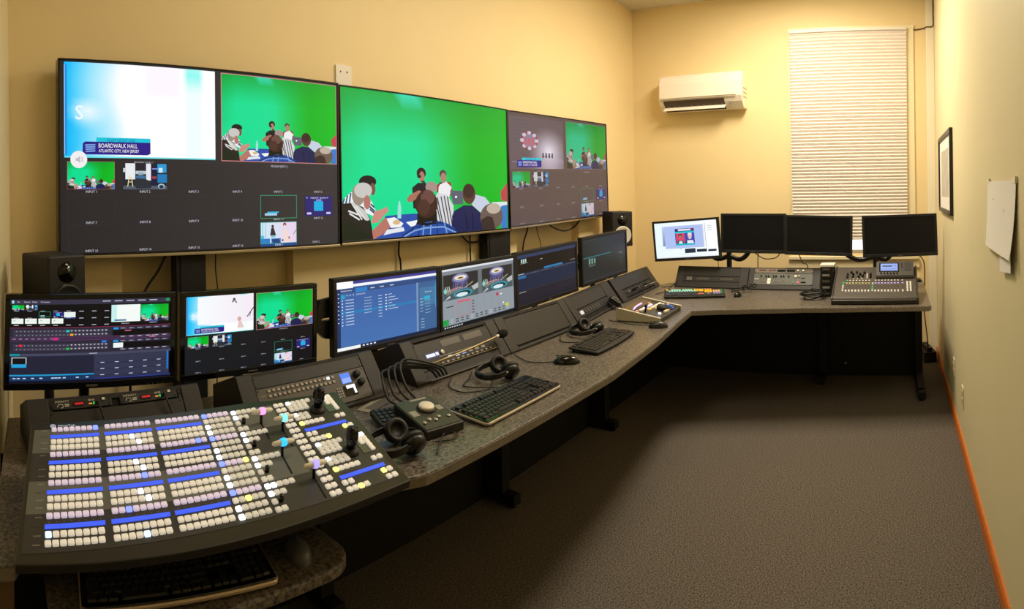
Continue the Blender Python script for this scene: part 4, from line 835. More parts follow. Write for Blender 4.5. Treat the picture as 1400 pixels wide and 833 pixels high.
for j in range(11):
    b = MB(); b.rrect(0.12+0.033*j, 0.014, 0.014, 0.007, 0.002, 0.003, 0.007); b.build('talk_key', SILV if j % 2 else GREYL, t)
for j in range(6):
    b = MB(); b.box((0.17+0.045*j, 0.026, 0.003), (0.195+0.045*j, 0.037, 0.0045)); b.build('key_label', WHITE_L if j in (0, 1) else (LCDP if j == 2 else GREYL), t)
b = MB(); b.box((0.16, 0.082, 0.003), (0.285, 0.112, 0.0042)); b.box((0.31, 0.082, 0.003), (0.44, 0.112, 0.0042)); b.build('label_strip', GREY, t)
b = MB(); b.cyl((0.045, 0.020, 0.003), (0.045, 0.020, 0.016), 0.010); b.cyl((0.045, 0.020, 0.016), (0.056, 0.021, 0.022), 0.007)
b.tube([(0.05, 0.020, 0.018), (0.12, 0.022, 0.030), (0.30, 0.030, 0.045), (0.47, 0.042, 0.055)], 0.0048, n=10); b.build('gooseneck', mat('brass_neck', '#8f7d5c', 0.3, metal=0.8), t)
b = MB(); b.ell((0.515, 0.046, 0.057), (0.036, 0.021, 0.021)); b.build('foam_windscreen', mat('black_foam', '#0e0b0b', 1.0, bump=(300, 0.6)), t)
b = MB(); b.cyl((0.465, 0.042, 0.0545), (0.492, 0.044, 0.056), 0.007); b.build('capsule_collar', WHT, t)
t = R3.gear('drawer', 'shallow black rack shelf with thin front lip under the intercom panel', 'drawer', 0.067, 0.563, 0.0, 0.047, BLKM, bolts=False)
b = MB(); b.box((0.01, 0.004, 0.003), (0.486, 0.0075, 0.010)); b.build('front_lip', GREY, t)
# small button strip + hand mic in riser 5
t = R5.gear('talkback_panel', 'narrow black strip of square keys with one bright label in the fifth riser', 'control panel', 0.072, 0.598, 0.045, 0.095, BLKM, bolts=True)
for j in range(6):
    b = MB(); b.rrect(0.105+0.042*j, 0.026, 0.030, 0.026, 0.003, 0.003, 0.006); b.build('key', mat('dim_key', '#3c3630', 0.5), t)
b = MB(); b.rrect(0.045, 0.026, 0.044, 0.024, 0.006, 0.003, 0.006); b.build('lit_label', emat('warm_white_label', '#efe6da', 0.9), t)
t = thing('hand_microphone', 'black handheld talkback microphone clipped to the fifth riser', 'microphone', (4.245, -0.745, 0.80), Euler((0.6, 0, 0.4)))
b = MB(); b.rrect(0, 0, 0.055, 0.09, 0.018, -0.015, 0.022, ch=0.008); b.build('body', BLK, t)
b = MB(); b.rrect(0, 0.004, 0.03, 0.05, 0.008, 0.022, 0.026); b.build('grille', GREY, t)
b = MB(); b.tube([(0, -0.045, 0.0), (0.01, -0.075, -0.02), (0.03, -0.085, -0.035)], 0.004); b.build('lead', RUB, t)
# socket row in riser 6
t = R6.gear('patch_panel', 'black patch panel with a row of round metal cable sockets by the corner', 'patch panel', 0.092, 0.698, 0.030, 0.088, BLKM)
for j in range(11):
    b = MB(); b.cyl((0.05+0.05*j, 0.030, 0.003), (0.05+0.05*j, 0.030, 0.010), 0.011, n=16); b.cyl((0.05+0.05*j, 0.030, 0.010), (0.05+0.05*j, 0.030, 0.0105), 0.0075, n=12, mi=1)
    b.build('socket', [SILV if j in (1, 4, 5, 8) else GREY, HOLE], t)
for j in (2, 3, 7):
    b = MB(); b.cyl((0.05+0.05*j, 0.030, 0.010), (0.05+0.05*j, 0.026, 0.04), 0.008); b.tube([(0.05+0.05*j, 0.026, 0.04), (0.05+0.05*j, 0.0, 0.05), (0.06+0.05*j, -0.02, 0.035)], 0.003); b.build('plug', RUB, t)
# far riser 1: wireless base, far riser 2: audio processors
t = F1.gear('rack_unit', 'dark rack unit with two dim oval windows behind the coloured keyboard', 'rack unit', 0.062, 0.538, 0.060, 0.104, BLKM)
for x0 in (0.20, 0.40):
    b = MB(); b.rrect(x0-0.03, 0.022, 0.11, 0.020, 0.009, 0.003, 0.0045); b.build('window', mat('dim_window', '#4a453f', 0.3), t)
b = MB()
for j in range(4):
    for i in range(3): b.rrect(0.035+0.012*j, 0.012+0.010*i, 0.007, 0.006, 0.001, 0.003, 0.005)
b.build('keypad', GREYL, t)
t = F1.gear('blank_panel', 'blank black rack panel beneath the dim oval windows', 'panel', 0.062, 0.538, 0.018, 0.056, STEEL2, group='blank rack panels')
t = F2.gear('loudness_meter', 'slim grey rack meter with red and black display windows, far desk riser', 'rack unit', 0.042, 0.513, 0.150, 0.190, mat('warm_grey_face', '#6f6558', 0.5))
for x0, w_ in ((0.035, 0.06), (0.115, 0.06)):
    b = MB(); b.box((x0, 0.016, 0.003), (x0+w_, 0.028, 0.0045)); b.build('red_display', mat('dull_red_window', '#5c1f18', 0.3), t)
for x0 in (0.185, 0.262):
    b = MB(); b.box((x0, 0.010, 0.003), (x0+0.066, 0.030, 0.0045)); b.build('black_display', BLKG, t)
for x0 in (0.352, 0.392):
    b = MB(); b.cyl((x0, 0.020, 0.003), (x0, 0.020, 0.012), 0.006); b.build('knob', SILV, t)
t = F2.gear('audio_processor', 'grey audio processor face crowded with small knobs and green and red lamps, far desk', 'rack unit', 0.042, 0.513, 0.046, 0.146, mat('cool_grey_face', '#565650', 0.5))
for j, x0 in enumerate((0.06, 0.10, 0.12, 0.16, 0.18, 0.22, 0.24, 0.28)):
    b = MB(); b.lathe([(0.0065, 0.003), (0.0055, 0.014), (0.001, 0.0142)], 14, 0, Matrix.Translation((x0, 0.074, 0))); b.build('knob', BLK, t)
b = MB(); b.lathe([(0.013, 0.003), (0.012, 0.008), (0.006, 0.0085)], 18, 0, Matrix.Translation((0.335, 0.074, 0))); b.build('volume_ring', mat('pale_ring', '#d8d0bc', 0.4), t)
b = MB(); b.lathe([(0.007, 0.003), (0.006, 0.013), (0.001, 0.0135)], 14, 0, Matrix.Translation((0.362, 0.074, 0))); b.build('knob', WHT, t)
b = MB(); b.box((0.112, 0.008, 0.003), (0.138, 0.056, 0.0042)); b.build('paper_label', WHT, t)
b = MB(); b.box((0.008, 0.045, 0.003), (0.042, 0.052, 0.0042)); b.build('maker_badge', WINK, t)
for j in range(18):
    b = MB(); px, py = (0.05+0.028*j, 0.092) if j < 9 else (0.15+0.018*(j-9), 0.050); b.cyl((px, py, 0.003), (px, py, 0.0045), 0.003, n=8); b.build('green_lamp', emat('green_lamp', '#4fae7c', 0.6), t)
b = MB(); b.rrect(0.357, 0.022, 0.014, 0.018, 0.002, 0.003, 0.008); b.build('red_button', emat('pink_red_button', '#ff4a6a', 0.9), t)
b = MB(); b.rrect(0.318, 0.022, 0.014, 0.014, 0.002, 0.003, 0.008); b.build('green_button', emat('green_button', '#3ca870', 0.6), t)
for q_ in (((0.380, 0.018, 0.003), (0.42, 0.028, 0.005)), ((0.380, 0.055, 0.003), (0.41, 0.063, 0.005))): b = MB(); b.box(*q_); b.build('slot', BLKG, t)
for j in range(12):
    b = MB(); b.cyl((0.07+0.019*j, 0.022+0.012*(j % 2), 0.003), (0.07+0.019*j, 0.022+0.012*(j % 2), 0.007), 0.0035, n=8); b.build('small_button', GREYL if j % 3 else GREY, t)
t = F2.gear('blank_panel', 'blank black rack panel beneath the grey audio processor', 'panel', 0.042, 0.513, 0.012, 0.043, STEEL2, group='blank rack panels')
# ------------------------------------------------------------------ large video switcher surface
SU = Vector((0.996, -0.091, 0)).normalized(); SV = Vector((0.089, 0.972, 0.219)); SN = SU.cross(SV).normalized(); SV = SN.cross(SU)
srot = Matrix((SU, SV, SN)).transposed().to_euler()
sw = thing('video_switcher', 'big black video switcher covered in rows of small lit buttons, overhanging the near desk edge', 'switcher', (0.792, -1.351, 0.803), srot)
K = 0.11
def U(u, v): return u+K*v
W_ = 0.943
front = [(W_*k/12, -0.014*math.sin(PI*k/12)) for k in range(13)]
top = [(U(u, v), v) for u, v in front]+[(U(W_, 0.462), 0.462), (U(0.62, 0.492), 0.492), (U(0.0, 0.488), 0.488)]
ins = [(x+(0.004 if i != 0 and i < 13 else 0), y) for i, (x, y) in enumerate(top)]
BEZ = mat('switcher_bezel', '#24221e', 0.28)
b = MB(); b.prism(top, -0.022, 0.0); b.build('top_plate', BEZ, sw, 0.0025)
b = MB()
cx0, cx1 = 0.03, W_-0.02
vs = []
prof = [(0.05, -0.021), (0.46, -0.021), (0.46, -0.135), (0.06, -0.046)]
b.add([(U(cx0, v), v, z) for v, z in prof]+[(U(cx1, min(v, 0.44)), min(v, 0.44), z) for v, z in prof], [(0, 1, 2, 3), (7, 6, 5, 4), (0, 4, 5, 1), (1, 5, 6, 2), (2, 6, 7, 3), (3, 7, 4, 0)])
b.build('base_housing', BLKM, sw, 0.003)
# printed panel bands
LB = mat('panel_band_grey', '#66665f', 0.45); DB = mat('panel_band_dark', '#33302c', 0.45)
b = MB()
for k, (v0, v1) in enumerate(((0.354, 0.456), (0.246, 0.354), (0.138, 0.246), (0.027, 0.138))):
    q = [(U(0.011, v0), v0), (U(0.712, v0), v0), (U(0.712, v1), v1), (U(0.011, v1), v1)]
    b.prism(q, 0.0, 0.0006, mi=k % 2)
q = [(U(0.712, 0.027), 0.027), (U(0.925, 0.027), 0.027), (U(0.925, 0.45), 0.45), (U(0.712, 0.456), 0.456)]; b.prism(q, 0.0, 0.0006, mi=1)
b.build('printed_panel', [LB, DB], sw)
b = MB()
for u0, v0, u1, v1 in ((0.745, 0.455, 0.749, 0.245), (0.752, 0.235, 0.756, 0.03)):
    b.prism([(U(u0, v1), v1), (U(u1, v1), v1), (U(u1, v0), v0), (U(u0, v0), v0)], 0.0006, 0.0012)
b.build('section_groove', HOLE, sw)
# button meshes: one per colour
def btn(m, w=0.0138, h=0.0150):
    q = MB(); q.rrect(0, 0, w, h, 0.0025, 0.0006, 0.0065, ch=0.002, n=2); return q.mesh('button', m)
KB = {'s': mat('ivory_button', '#d8cebc', 0.35, emit='#e4dccb', es=0.5), 'v': mat('lavender_button', '#d2c4cc', 0.35, emit='#dccce6', es=0.52), 'r': mat('frosted_square_button', '#ccc4b2', 0.35, emit='#dcd6c6', es=0.42),
      'w': emat('button_lit_white', '#ffffff', 1.5), 'c': emat('button_lit_ice', '#cfe8ff', 1.5), 'b': emat('button_lit_blue', '#7a8cff', 1.8), 'y': emat('button_lit_yellow', '#fff08a', 1.4)}
BTN = {k: btn(m) for k, m in KB.items()}
ALLB = []
def put(u, v, k='s', h=0.0150): ALLB.append((u, v, k, h))
P_ = 0.0164
LIT = {('B', 0, 1, 4): 'w', ('B', 0, 2, 5): 'w', ('A', 0, 0, 7): 'b', ('C', 1, 0, 6): 'b', ('B', 1, 1, 4): 'w', ('B', 1, 2, 5): 'w', ('B', 2, 0, 5): 'b', ('B', 2, 1, 4): 'w', ('B', 2, 2, 5): 'w', ('B', 3, 0, 2): 'b', ('B', 3, 2, 4): 'c', ('A', 3, 1, 0): 'c'}
for s_ in range(4):
    dv = -0.1077*s_
    for bk, u0 in (('A', 0.0650), ('B', 0.2125), ('C', 0.3575)):
        for c in range(8):
            for r, v in ((0, 0.4515), (1, 0.3975), (2, 0.3725)):
                near_lit = any(LIT.get((bk, s_, r, c+d)) == 'b' for d in (-1, 1))
                put(u0+P_*c, v+dv, LIT.get((bk, s_, r, c), 'v' if r == 0 or near_lit else 's'))
        bb = MB(); q0, q1 = u0-0.0095, u0+7*P_+0.0095
        v0 = 0.415+dv; bb.prism([(U(q0, v0), v0), (U(q1, v0), v0), (U(q1, v0+0.0125), v0+0.0125), (U(q0, v0+0.0125), v0+0.0125)], 0.0006, 0.0022)
        bb.build('label_display', emat('blue_label_display', '#3c5ae6', 1.15), sw)
        bb = MB()
        for c in range(8): bb.cyl((U(u0+P_*c, v0+0.019), v0+0.019, 0.0006), (U(u0+P_*c, v0+0.019), v0+0.019, 0.0014), 0.0013, n=6)
        bb.build('tally_dots', mat('dim_dots', '#8a7f5c', 0.5), sw)
    for c in range(5):
        for r in range(4):
            k = {0: 'b', 2: 'w', 3: 'w'}.get(r, 's') if c == 0 else ('v' if r == 0 and s_ in (0, 1, 2, 3) else 'r')
            if (s_, r, c) in ((2, 0, 4), (3, 1, 2)): k = 'y'
            put(0.495+P_*1.01*c, 0.449-0.0269*r+dv, k)
    for r, n in ((0, 5), (1, 3), (2, 1), (3, 2)):
        for c in range(n):
            put(0.585+P_*c, 0.4445-0.0269*r+dv, 'w' if (c == 0 and r < 2) or (s_ == 3 and r == 0 and c == 1) else 'r')
    q = MB(Matrix.Translation((U(0.602, 0.391+dv), 0.391+dv, 0))); q.lathe([(0.0062, 0.0006), (0.0055, 0.016), (0.001, 0.0165)], 14); q.build('rotary_knob', BLKG, sw)
    # transition lever: slot, curved shaft, handle with glowing ring
    tu, tv = ((0.652, 0.375), (0.703, 0.325), (0.662, 0.222), (0.710, 0.112))[s_]
    q = MB(); a = (U(tu, tv-0.075), tv-0.075); c_ = (U(tu, tv+0.005), tv+0.005)
    q.prism([(a[0]-0.0022, a[1]), (a[0]+0.0022, a[1]), (c_[0]+0.0022, c_[1]), (c_[0]-0.0022, c_[1])], 0.0006, 0.0014); q.build('lever_slot', HOLE, sw)
    q = MB(Matrix.Translation((U(tu, tv), tv, 0))); q.tube([(0, 0, 0.0), (0, 0.003, 0.018), (0.0, 0.002, 0.036)], 0.0045, n=8); lev = q.build('lever', BLKG, sw)
    q = MB(Matrix.Translation((U(tu, tv), tv, 0.040))); q.lathe([(0.003, -0.032), (0.006, -0.028), (0.0075, -0.012), (0.0085, 0), (0.0075, 0.012), (0.006, 0.028), (0.003, 0.032)], 14, 0, ax='x'); q.build('lever_handle', mat('lever_ivory', '#f0e6d4', 0.3), lev)
    q = MB(Matrix.Translation((U(tu, tv), tv, 0.040))); q.lathe([(0.0095, -0.0075), (0.0105, -0.003), (0.0105, 0.003), (0.0095, 0.0075)], 14, 0, ax='x'); q.build('lever_ring', (emat('ring_pink', '#ff9ae0', 1.5), emat('ring_cyan', '#80f4f0', 1.4), emat('ring_azure', '#28b4ff', 1.6), emat('ring_violet', '#b0a0ff', 1.3))[s_], lev)
for r in range(16):
    for c in range(2): put(0.7235+0.0005*r+0.0168*c, 0.4445-0.0269*r, 's')
for mdl in range(2):
    dv, du = -0.2165*mdl, 0.009*mdl
    for r, n in ((0, 5), (1, 4), (2, 4)):
        for c in range(n): put(0.764+du+P_*1.02*c, 0.4425-0.0168*r+dv, 'w' if r == 0 and c == 0 else 'r')
    for r in range(2):
        for c in range(3 if mdl == 0 else 4): put(0.765+du+P_*1.05*c, 0.3775-0.0165*r+dv, 'w' if r == 0 and c == 0 else 'r')
    for c in range(5): put(0.768+du+P_*c, 0.334+dv, 'y' if c == 0 else 's')
    for c in range(2):
        put(0.887+du+0.0185*c, 0.334+dv, 's'); put(0.887+du+0.0185*c, 0.279+dv, 'y' if c == 0 else 's'); put(0.888+du+0.0185*c, 0.253+dv, 's'); put(0.768+du+0.0185*c, 0.280+dv, 's')
    for c in range(4): put(0.769+du+P_*1.04*c, 0.254+dv, 'y' if c == (3 if mdl == 0 else 2) else 's')
    for r in range(5):
        for c in range(2 if r < 3 else 1): put(0.888+du+0.0165*(c+(1 if r > 2 else 0)), 0.4405-0.0168*r+dv, 'w' if (r == 0 and c == 0) or mdl == 1 and r == 0 else 's')
    q = MB(); a0, a1, v0 = 0.765+du, 0.902+du, 0.2955+dv; q.prism([(U(a0, v0), v0), (U(a1, v0), v0), (U(a1, v0+0.0125), v0+0.0125), (U(a0, v0+0.0125), v0+0.0125)], 0.0006, 0.0025); q.build('label_display', emat('blue_label_display', '#3c5ae6', 1.15), sw)
    q = MB(); a0, v0 = 0.872+du, 0.362+dv; q.prism([(U(a0, v0), v0), (U(a0+0.026, v0), v0), (U(a0+0.026, v0+0.05), v0+0.05), (U(a0, v0+0.05), v0+0.05)], 0.0006, 0.002); q.build('glass_window', mat('grey_green_glass', '#59625a', 0.2), sw)
    ju, jv = 0.842+du*0.6, 0.384+dv
    js = MB(Matrix.Translation((U(ju, jv), jv, 0))); js.lathe([(0.024, 0.0006), (0.023, 0.006), (0.017, 0.012), (0.012, 0.013)], 24); base = js.build('joystick_base', BLKM, sw)
    js = MB(Matrix.Translation((U(ju, jv), jv, 0)) @ mx((0, 0, 0), (-0.08, 0.03, 0))); js.lathe([(0.011, 0.012), (0.0125, 0.022), (0.017, 0.027), (0.0185, 0.036), (0.018, 0.055), (0.016, 0.058), (0.0165, 0.062), (0.0155, 0.068), (0.010, 0.070), (0.0095, 0.072), (0.009, 0.0725), (0.001, 0.073)], 24); js.build('joystick', BLKG, base)
ALLB.sort(key=lambda t: t[1])
for u, v, k, h in ALLB[:100]: inst(BTN[k], 'button', sw, (U(u, v), v, 0))
keys = list(KB); rest = MB()
for u, v, k, h in ALLB[100:]: rest.rrect(U(u, v), v, 0.0138, 0.0150, 0.0025, 0.0006, 0.0065, keys.index(k), ch=0.002, n=2)
o = rest.build('button', [KB[k] for k in keys], sw); o['kind'] = 'stuff'
# lettering and maker mark on the upper edge, row names on the left
b = MB(); letters(b, 'NewTek', 0.128, 0.4685, 0.008, 0.048, 0, None, 0.0004); b.build('lettering', emat('white_print', '#f2f4ff', 0.8), sw)
b = MB(Matrix.Translation((0.113, 0.4725, 0)))
for r in (0.0078, 0.004):
    n = 18; vs = [(rr*math.cos(2*PI*i/n), rr*math.sin(2*PI*i/n), 0.0004) for rr in (r, r-0.0018) for i in range(n)]
    b.add(vs, [(i, (i+1) % n, n+(i+1) % n, n+i) for i in range(n)])
b.build('maker_mark', emat('white_print', '#f2f4ff', 0.8), sw)
for s_ in range(4):
  for v, t_ in ((0.450, 'KEY'), (0.396, 'PGM'), (0.371, 'PVW')): b = MB(); letters(b, t_ if s_ < 3 else {'KEY': 'AUX', 'PGM': 'PROGRAM', 'PVW': 'PREVIEW'}[t_], U(0.033, v-0.1077*s_), v-0.1077*s_-0.001, 0.0032, 0.016, 0, None, 0.0008); b.build('row_name', WINK, sw)
  b = MB(); letters(b, ('M/E 4', 'M/E 3', 'M/E 2', 'M/E 1')[s_], U(0.028, 0.42-0.1077*s_), 0.42-0.1077*s_-0.001, 0.005, 0.022, 0, None, 0.0008); b.build('row_name', BLKM, sw)
# ------------------------------------------------------------------ keyboards
def key_layout():
    L = []; f = lambda row, x, w=1, h=1, y=None: L.append((x, row, w, h))
    for x in [0]+[2+i for i in range(4)]+[6.5+i for i in range(4)]+[11+i for i in range(4)]+[15.25+i for i in range(3)]: f(0, x)
    for i in range(13): f(1, i)
    f(1, 13, 2)
    for i in range(3): f(1, 15.25+i); f(2, 15.25+i)
    for i in range(4): f(1, 18.5+i)
    f(2, 0, 1.5)
    for i in range(12): f(2, 1.5+i)
    f(2, 13.5, 1.5)
    for r in (2, 3, 4):
        for i in range(3): f(r, 18.5+i)
    f(3, 21.5, 1, -2); f(5, 21.5, 1, 2)
    f(3, 0, 1.75)
    for i in range(11): f(3, 1.75+i)
    f(3, 12.75, 2.25); f(4, 0, 2.25)
    for i in range(10): f(4, 2.25+i)
    f(4, 12.25, 2.75); f(4, 16.25)
    for i, w in ((0, 1.25), (1.25, 1.25), (2.5, 1.25), (3.75, 6.25), (10, 1.25), (11.25, 1.25), (12.5, 1.25), (13.75, 1.25)): f(5, i, w)
    for i in range(3): f(5, 15.25+i)
    f(5, 18.5, 2); f(5, 20.5)
    return L
KEYM = {}
def keymesh(m):
    if m.name not in KEYM:
        q = MB(); q.frustum((0.05, 0.05, 0), (0.95, 0.95, 1), 0.08); KEYM[m.name] = q.mesh('key', m)
    return KEYM[m.name]
def keyboard(label, loc, rot, w, d, style):
    t = thing('keyboard', label, 'keyboard', loc, rot)
    edge = {'silver': 0.009, 'champagne': 0.008}.get(style, 0)
    th = 0.013
    M = mx((0, 0, 0.004), (0.06, 0, 0))
    if style == 'ergo':
        b = MB(M); pts = []
        n = 14
        for k in range(n+1): x = w*k/n; pts.append((x, -0.012*math.sin(PI*k/n)-0.004))
        for k in range(n+1): x = w*(1-k/n); pts.append((x, d+0.006*math.sin(PI*k/n)))
        b.prism(pts, 0, th); b.build('case', BLKM, t, 0.005)
    else:
        b = MB(M); b.rrect(w/2, d/2, w, d, 0.012, 0, th, ch=0.002); b.build('case', BLKG if style != 'colour' else BLKM, t)
    if edge:
        b = MB(M); b.rrect(w/2, d/2-0.001, w+0.006, d+0.008, 0.016, 0.001, 0.0095, ch=0.003); b.build('metal_rim', mat('silver_rim', '#c9c1b2', 0.25, metal=0.5) if style == 'silver' else mat('rose_rim', '#d0b8a2', 0.3, metal=0.4), t)
    mx0, my0 = 0.012, 0.014
    ux, uy = (w-2*mx0)/22.5, (d-2*my0)/6.35
    KM = mat('black_key', '#232122', 0.35) if style != 'ergo' else mat('worn_black_key', '#2a2724', 0.5)
    for i, (x, r, kw, kh) in enumerate(key_layout()):
        y = 5-r; y0 = y*uy+(0.35*uy if r == 0 else 0)
        hh = 1
        if kh == 2: hh = 2
        if kh == -2: hh = 2; y0 -= uy
        m = KM
        if style == 'colour':
            m = mat('dark_grey_key', '#2c2a2a', 0.4)
            if r == 0: m = mat('yellow_key', '#d8a800', 0.5, emit='#e0b000', es=0.35) if x == 0 or 11 <= x < 15 or x > 17 and False else (mat('mint_key', '#8fd0b8', 0.5, emit='#8fd0b8', es=0.3) if x < 11 else mat('amber_key', '#d08a30', 0.5, emit='#d08a30', es=0.3))
            elif r == 1 and x < 12 and x > 0: m = mat('mint_key', '#8fd0b8', 0.5)
            elif r == 1 and 12 <= x < 15: m = mat('yellow_key', '#d8a800', 0.5)
            elif r in (1, 2) and 15 <= x < 18: m = mat('yellow_key', '#d8a800', 0.5)
            elif r in (1, 2) and 18 <= x < 21.5: m = (mat('pink_key', '#d89ac0', 0.5), mat('yellow_key', '#d8a800', 0.5))[(int(x)+r) % 2]
            elif r in (1, 2, 3) and x >= 21.5: m = mat('green_key', '#2f9a58', 0.5)
            elif r in (3, 4) and 15 <= x < 21.5: m = mat('lilac_key', '#8a86c0', 0.5)
            elif r == 4 and 12 <= x < 15: m = mat('orange_key', '#d06a30', 0.5)
        P = M @ Vector((mx0+x*ux, my0+y0, th))
        inst(keymesh(m), 'key', t, P, (0.06, 0, 0), (kw*ux, hh*uy, 0.0055))
    for px in (0.02, w-0.02):
        for py in (0.015, d-0.02): b = MB(); b.cyl((px, py, 0.0), (px, py, 0.006+0.06*py), 0.006, n=10); b.build('foot', RUB, t)
    return t
keyboard('black keyboard with champagne rim on the shelf under the big switcher', (0.935, -1.318, 0.661), -0.164, 0.435, 0.165, 'champagne')
keyboard('black keyboard with bright silver rim in the middle of the desk', (2.232, -1.283, 0.751), 0.02, 0.478, 0.172, 'silver')
keyboard('plain black curved keyboard beside the grey-sided controller', (3.190, -1.180, 0.751), 0.045, 0.468, 0.158, 'ergo')
keyboard('black keyboard with yellow, mint and pink editing keycaps on the far desk', (4.70, -0.915, 0.752), Euler((0.06, 0, -1.20)), 0.448, 0.185, 'colour')

# ------------------------------------------------------------------ mice
def mouse(label, loc, rz, m, L=0.105, wd=0.06, wheel=True, led=False, group=None):
    t = thing('computer_mouse', label, 'mouse', loc, rz, group)
    b = MB(); b.ell((0, 0, 0.004), (wd/2, L/2, 0.034), 20, 12, zmin=-0.1); b.build('body', m, t)
    b = MB(); b.box((-0.0006, 0.008, 0.0335), (0.0006, L*0.42, 0.0375)); b.build('button_split', HOLE, t)
    if wheel: b = MB(); b.cyl((-0.004, L*0.27, 0.029), (0.004, L*0.27, 0.029), 0.007); b.build('scroll_wheel', GREYL, t)
    return t
mouse('grey computer mouse on the keyboard shelf, right of its keyboard', (1.462, -1.318, 0.6602), -0.15, mat('mouse_grey', '#5a595e', 0.3))
mouse('glossy black computer mouse between the two desk keyboards', (3.020, -1.115, 0.7502), 0.55, BLKG, 0.122, 0.066)
mouse('small black computer mouse in front of the grey-sided controller', (3.845, -1.225, 0.7502), 0.42, BLK, 0.112, 0.056)
mouse('small black computer mouse right of the coloured keyboard', (4.93, -1.405, 0.7502), -1.7, BLKG, 0.09, 0.052)

# ------------------------------------------------------------------ headsets
def headset(label, loc, rot, boom=True, s=1.0, silver=False):
    t = thing('headset', label, 'headset', loc, rot); t.scale = (0.86, 0.86, 0.84)
    for sx in (-1, 1):
        M = mx((sx*0.062, -0.01, 0.047), (0, sx*0.55, 0)) @ Matrix.Rotation(sx*PI/2, 4, 'Y')
        b = MB(M); b.lathe([(0.020, 0.034), (0.032, 0.030), (0.042, 0.022), (0.044, 0.010), (0.043, 0.0)], 26); cup = b.build('ear_cup', BLK, t)
        b = MB(M)
        b.lathe([(0.041, 0.001), (0.046, -0.004), (0.045, -0.016), (0.034, -0.020), (0.024, -0.012), (0.022, -0.004)], 26); b.build('ear_pad', mat('leatherette', '#0d0b0c', 0.5), cup)
        b = MB(M); b.lathe([(0.016, 0.034), (0.015, 0.038), (0.006, 0.0385)], 20); b.build('cup_cap', BLKG, cup)
        b = MB(); b.tube([(sx*0.088, -0.03, 0.052), (sx*0.094, 0.00, 0.054), (sx*0.090, 0.035, 0.046)], 0.005, n=8); b.build('yoke', SILV if silver else BLKM, t)
    pts = [(sx, y, z) for sx, y, z in ((-0.090, 0.03, 0.046), (-0.088, 0.075, 0.036), (-0.055, 0.118, 0.028), (0, 0.135, 0.026), (0.055, 0.118, 0.028), (0.088, 0.075, 0.036), (0.090, 0.03, 0.046))]
    b = MB()
    for dz in (-0.008, 0.0, 0.008): b.tube([(x, y, z+dz) for x, y, z in pts], 0.0062, n=8)
    hb = b.build('headband', BLK, t)
    b = MB(); b.tube([(-0.03, 0.127, 0.03), (0, 0.131, 0.029), (0.03, 0.127, 0.03)], 0.014, n=10); b.build('headband_pad', mat('leatherette', '#0d0b0c', 0.5), hb)
    if boom:
        b = MB(); b.tube([(0.09, -0.02, 0.045), (0.11, -0.07, 0.03), (0.085, -0.115, 0.022)], 0.0035, n=8); bo = b.build('microphone_boom', SILV if silver else BLKM, t)
        b = MB(); b.ell((0.078, -0.122, 0.022), (0.018, 0.012, 0.012)); b.build('microphone_foam', mat('black_foam', '#0e0b0b', 1.0), bo)
    return t
headset('black headset lying between the big switcher and the round-dial controller', (1.925, -1.195, 0.751), 1.35, True)
headset('black headset with thin boom in front of the intercom microphone riser', (2.705, -0.985, 0.751), 1.15, True, silver=True)
headset('black headset lying behind the plain curved keyboard', (3.57, -0.925, 0.751), 1.25, True, silver=True)

# small keypad beside the switcher
t = thing('keypad', 'small black numeric keypad beside the big switcher and headset', 'keypad', (1.972, -1.045, 0.751), -0.35)
b = MB(mx((0, 0, 0.004), (0.08, 0, 0))); b.rrect(0.05, 0.062, 0.10, 0.125, 0.008, 0, 0.018, ch=0.003); b.build('case', BLKM, t)
for r in range(4):
    for c in range(4): inst(keymesh(mat('black_key', '#232122', 0.35)), 'key', t, (0.01+0.020*c, 0.012+0.026*r, 0.0215+0.002*r), (0.08, 0, 0), (0.018, 0.023, 0.006))
b = MB(); b.cyl((0.05, 0.06, 0), (0.05, 0.06, 0.012), 0.02); b.build('foot', RUB, t)

# monitor controller with large round dial
t = thing('monitor_controller', 'dark grey desktop volume controller with large white round dial', 'controller', (2.025, -1.205, 0.751), -0.185)
b = MB(); b.prism([(0, 0), (0, 0.028), (0.205, 0.062), (0.205, 0)], 0, 0.150, 'x'); b.build('case', mat('charcoal_metal', '#201e1c', 0.45), t, 0.004)
TS = math.atan2(0.034, 0.205); MT = Matrix.Translation((0, 0, 0.028)) @ Matrix.Rotation(TS, 4, 'X')
b = MB(MT); b.rrect(0.075, 0.105, 0.142, 0.196, 0.004, 0, 0.0015); b.build('top_face', mat('charcoal_face', '#37342f', 0.4), t)
b = MB(MT @ Matrix.Translation((0.082, 0.125, 0))); b.lathe([(0.034, 0.0015), (0.033, 0.006), (0.028, 0.008)], 32); ds = b.build('dial_skirt', BLKM, t)
b = MB(MT @ Matrix.Translation((0.082, 0.125, 0))); b.lathe([(0.028, 0.0065), (0.027, 0.014), (0.024, 0.017), (0.001, 0.0175)], 32); b.build('dial', mat('pearl_dial', '#efe6d8', 0.35), ds)
for px, py in ((0.022, 0.045), (0.048, 0.058), (0.068, 0.048), (0.088, 0.060), (0.122, 0.050)):
    b = MB(MT @ Matrix.Translation((px, py, 0))); b.lathe([(0.0075, 0.0015), (0.007, 0.006), (0.003, 0.0062)], 16); b.build('ring_button', SILV, t)
for q_ in (((0.012, 0.095, 0.0015), (0.038, 0.13, 0.002)), ((0.118, 0.10, 0.0015), (0.140, 0.13, 0.002)), ((0.06, 0.188, 0.0015), (0.125, 0.198, 0.002))): b = MB(MT); b.box(*q_); b.build('printed_label', GREYL, t)
for k in range(4):
    b = MB(); x = 0.03+0.028*k
    b.cyl((x, 0.205, 0.035), (x, 0.235, 0.037), 0.008, mi=0)
    b.build('cable_plug', SILV if k in (1, 2) else RUB, t)
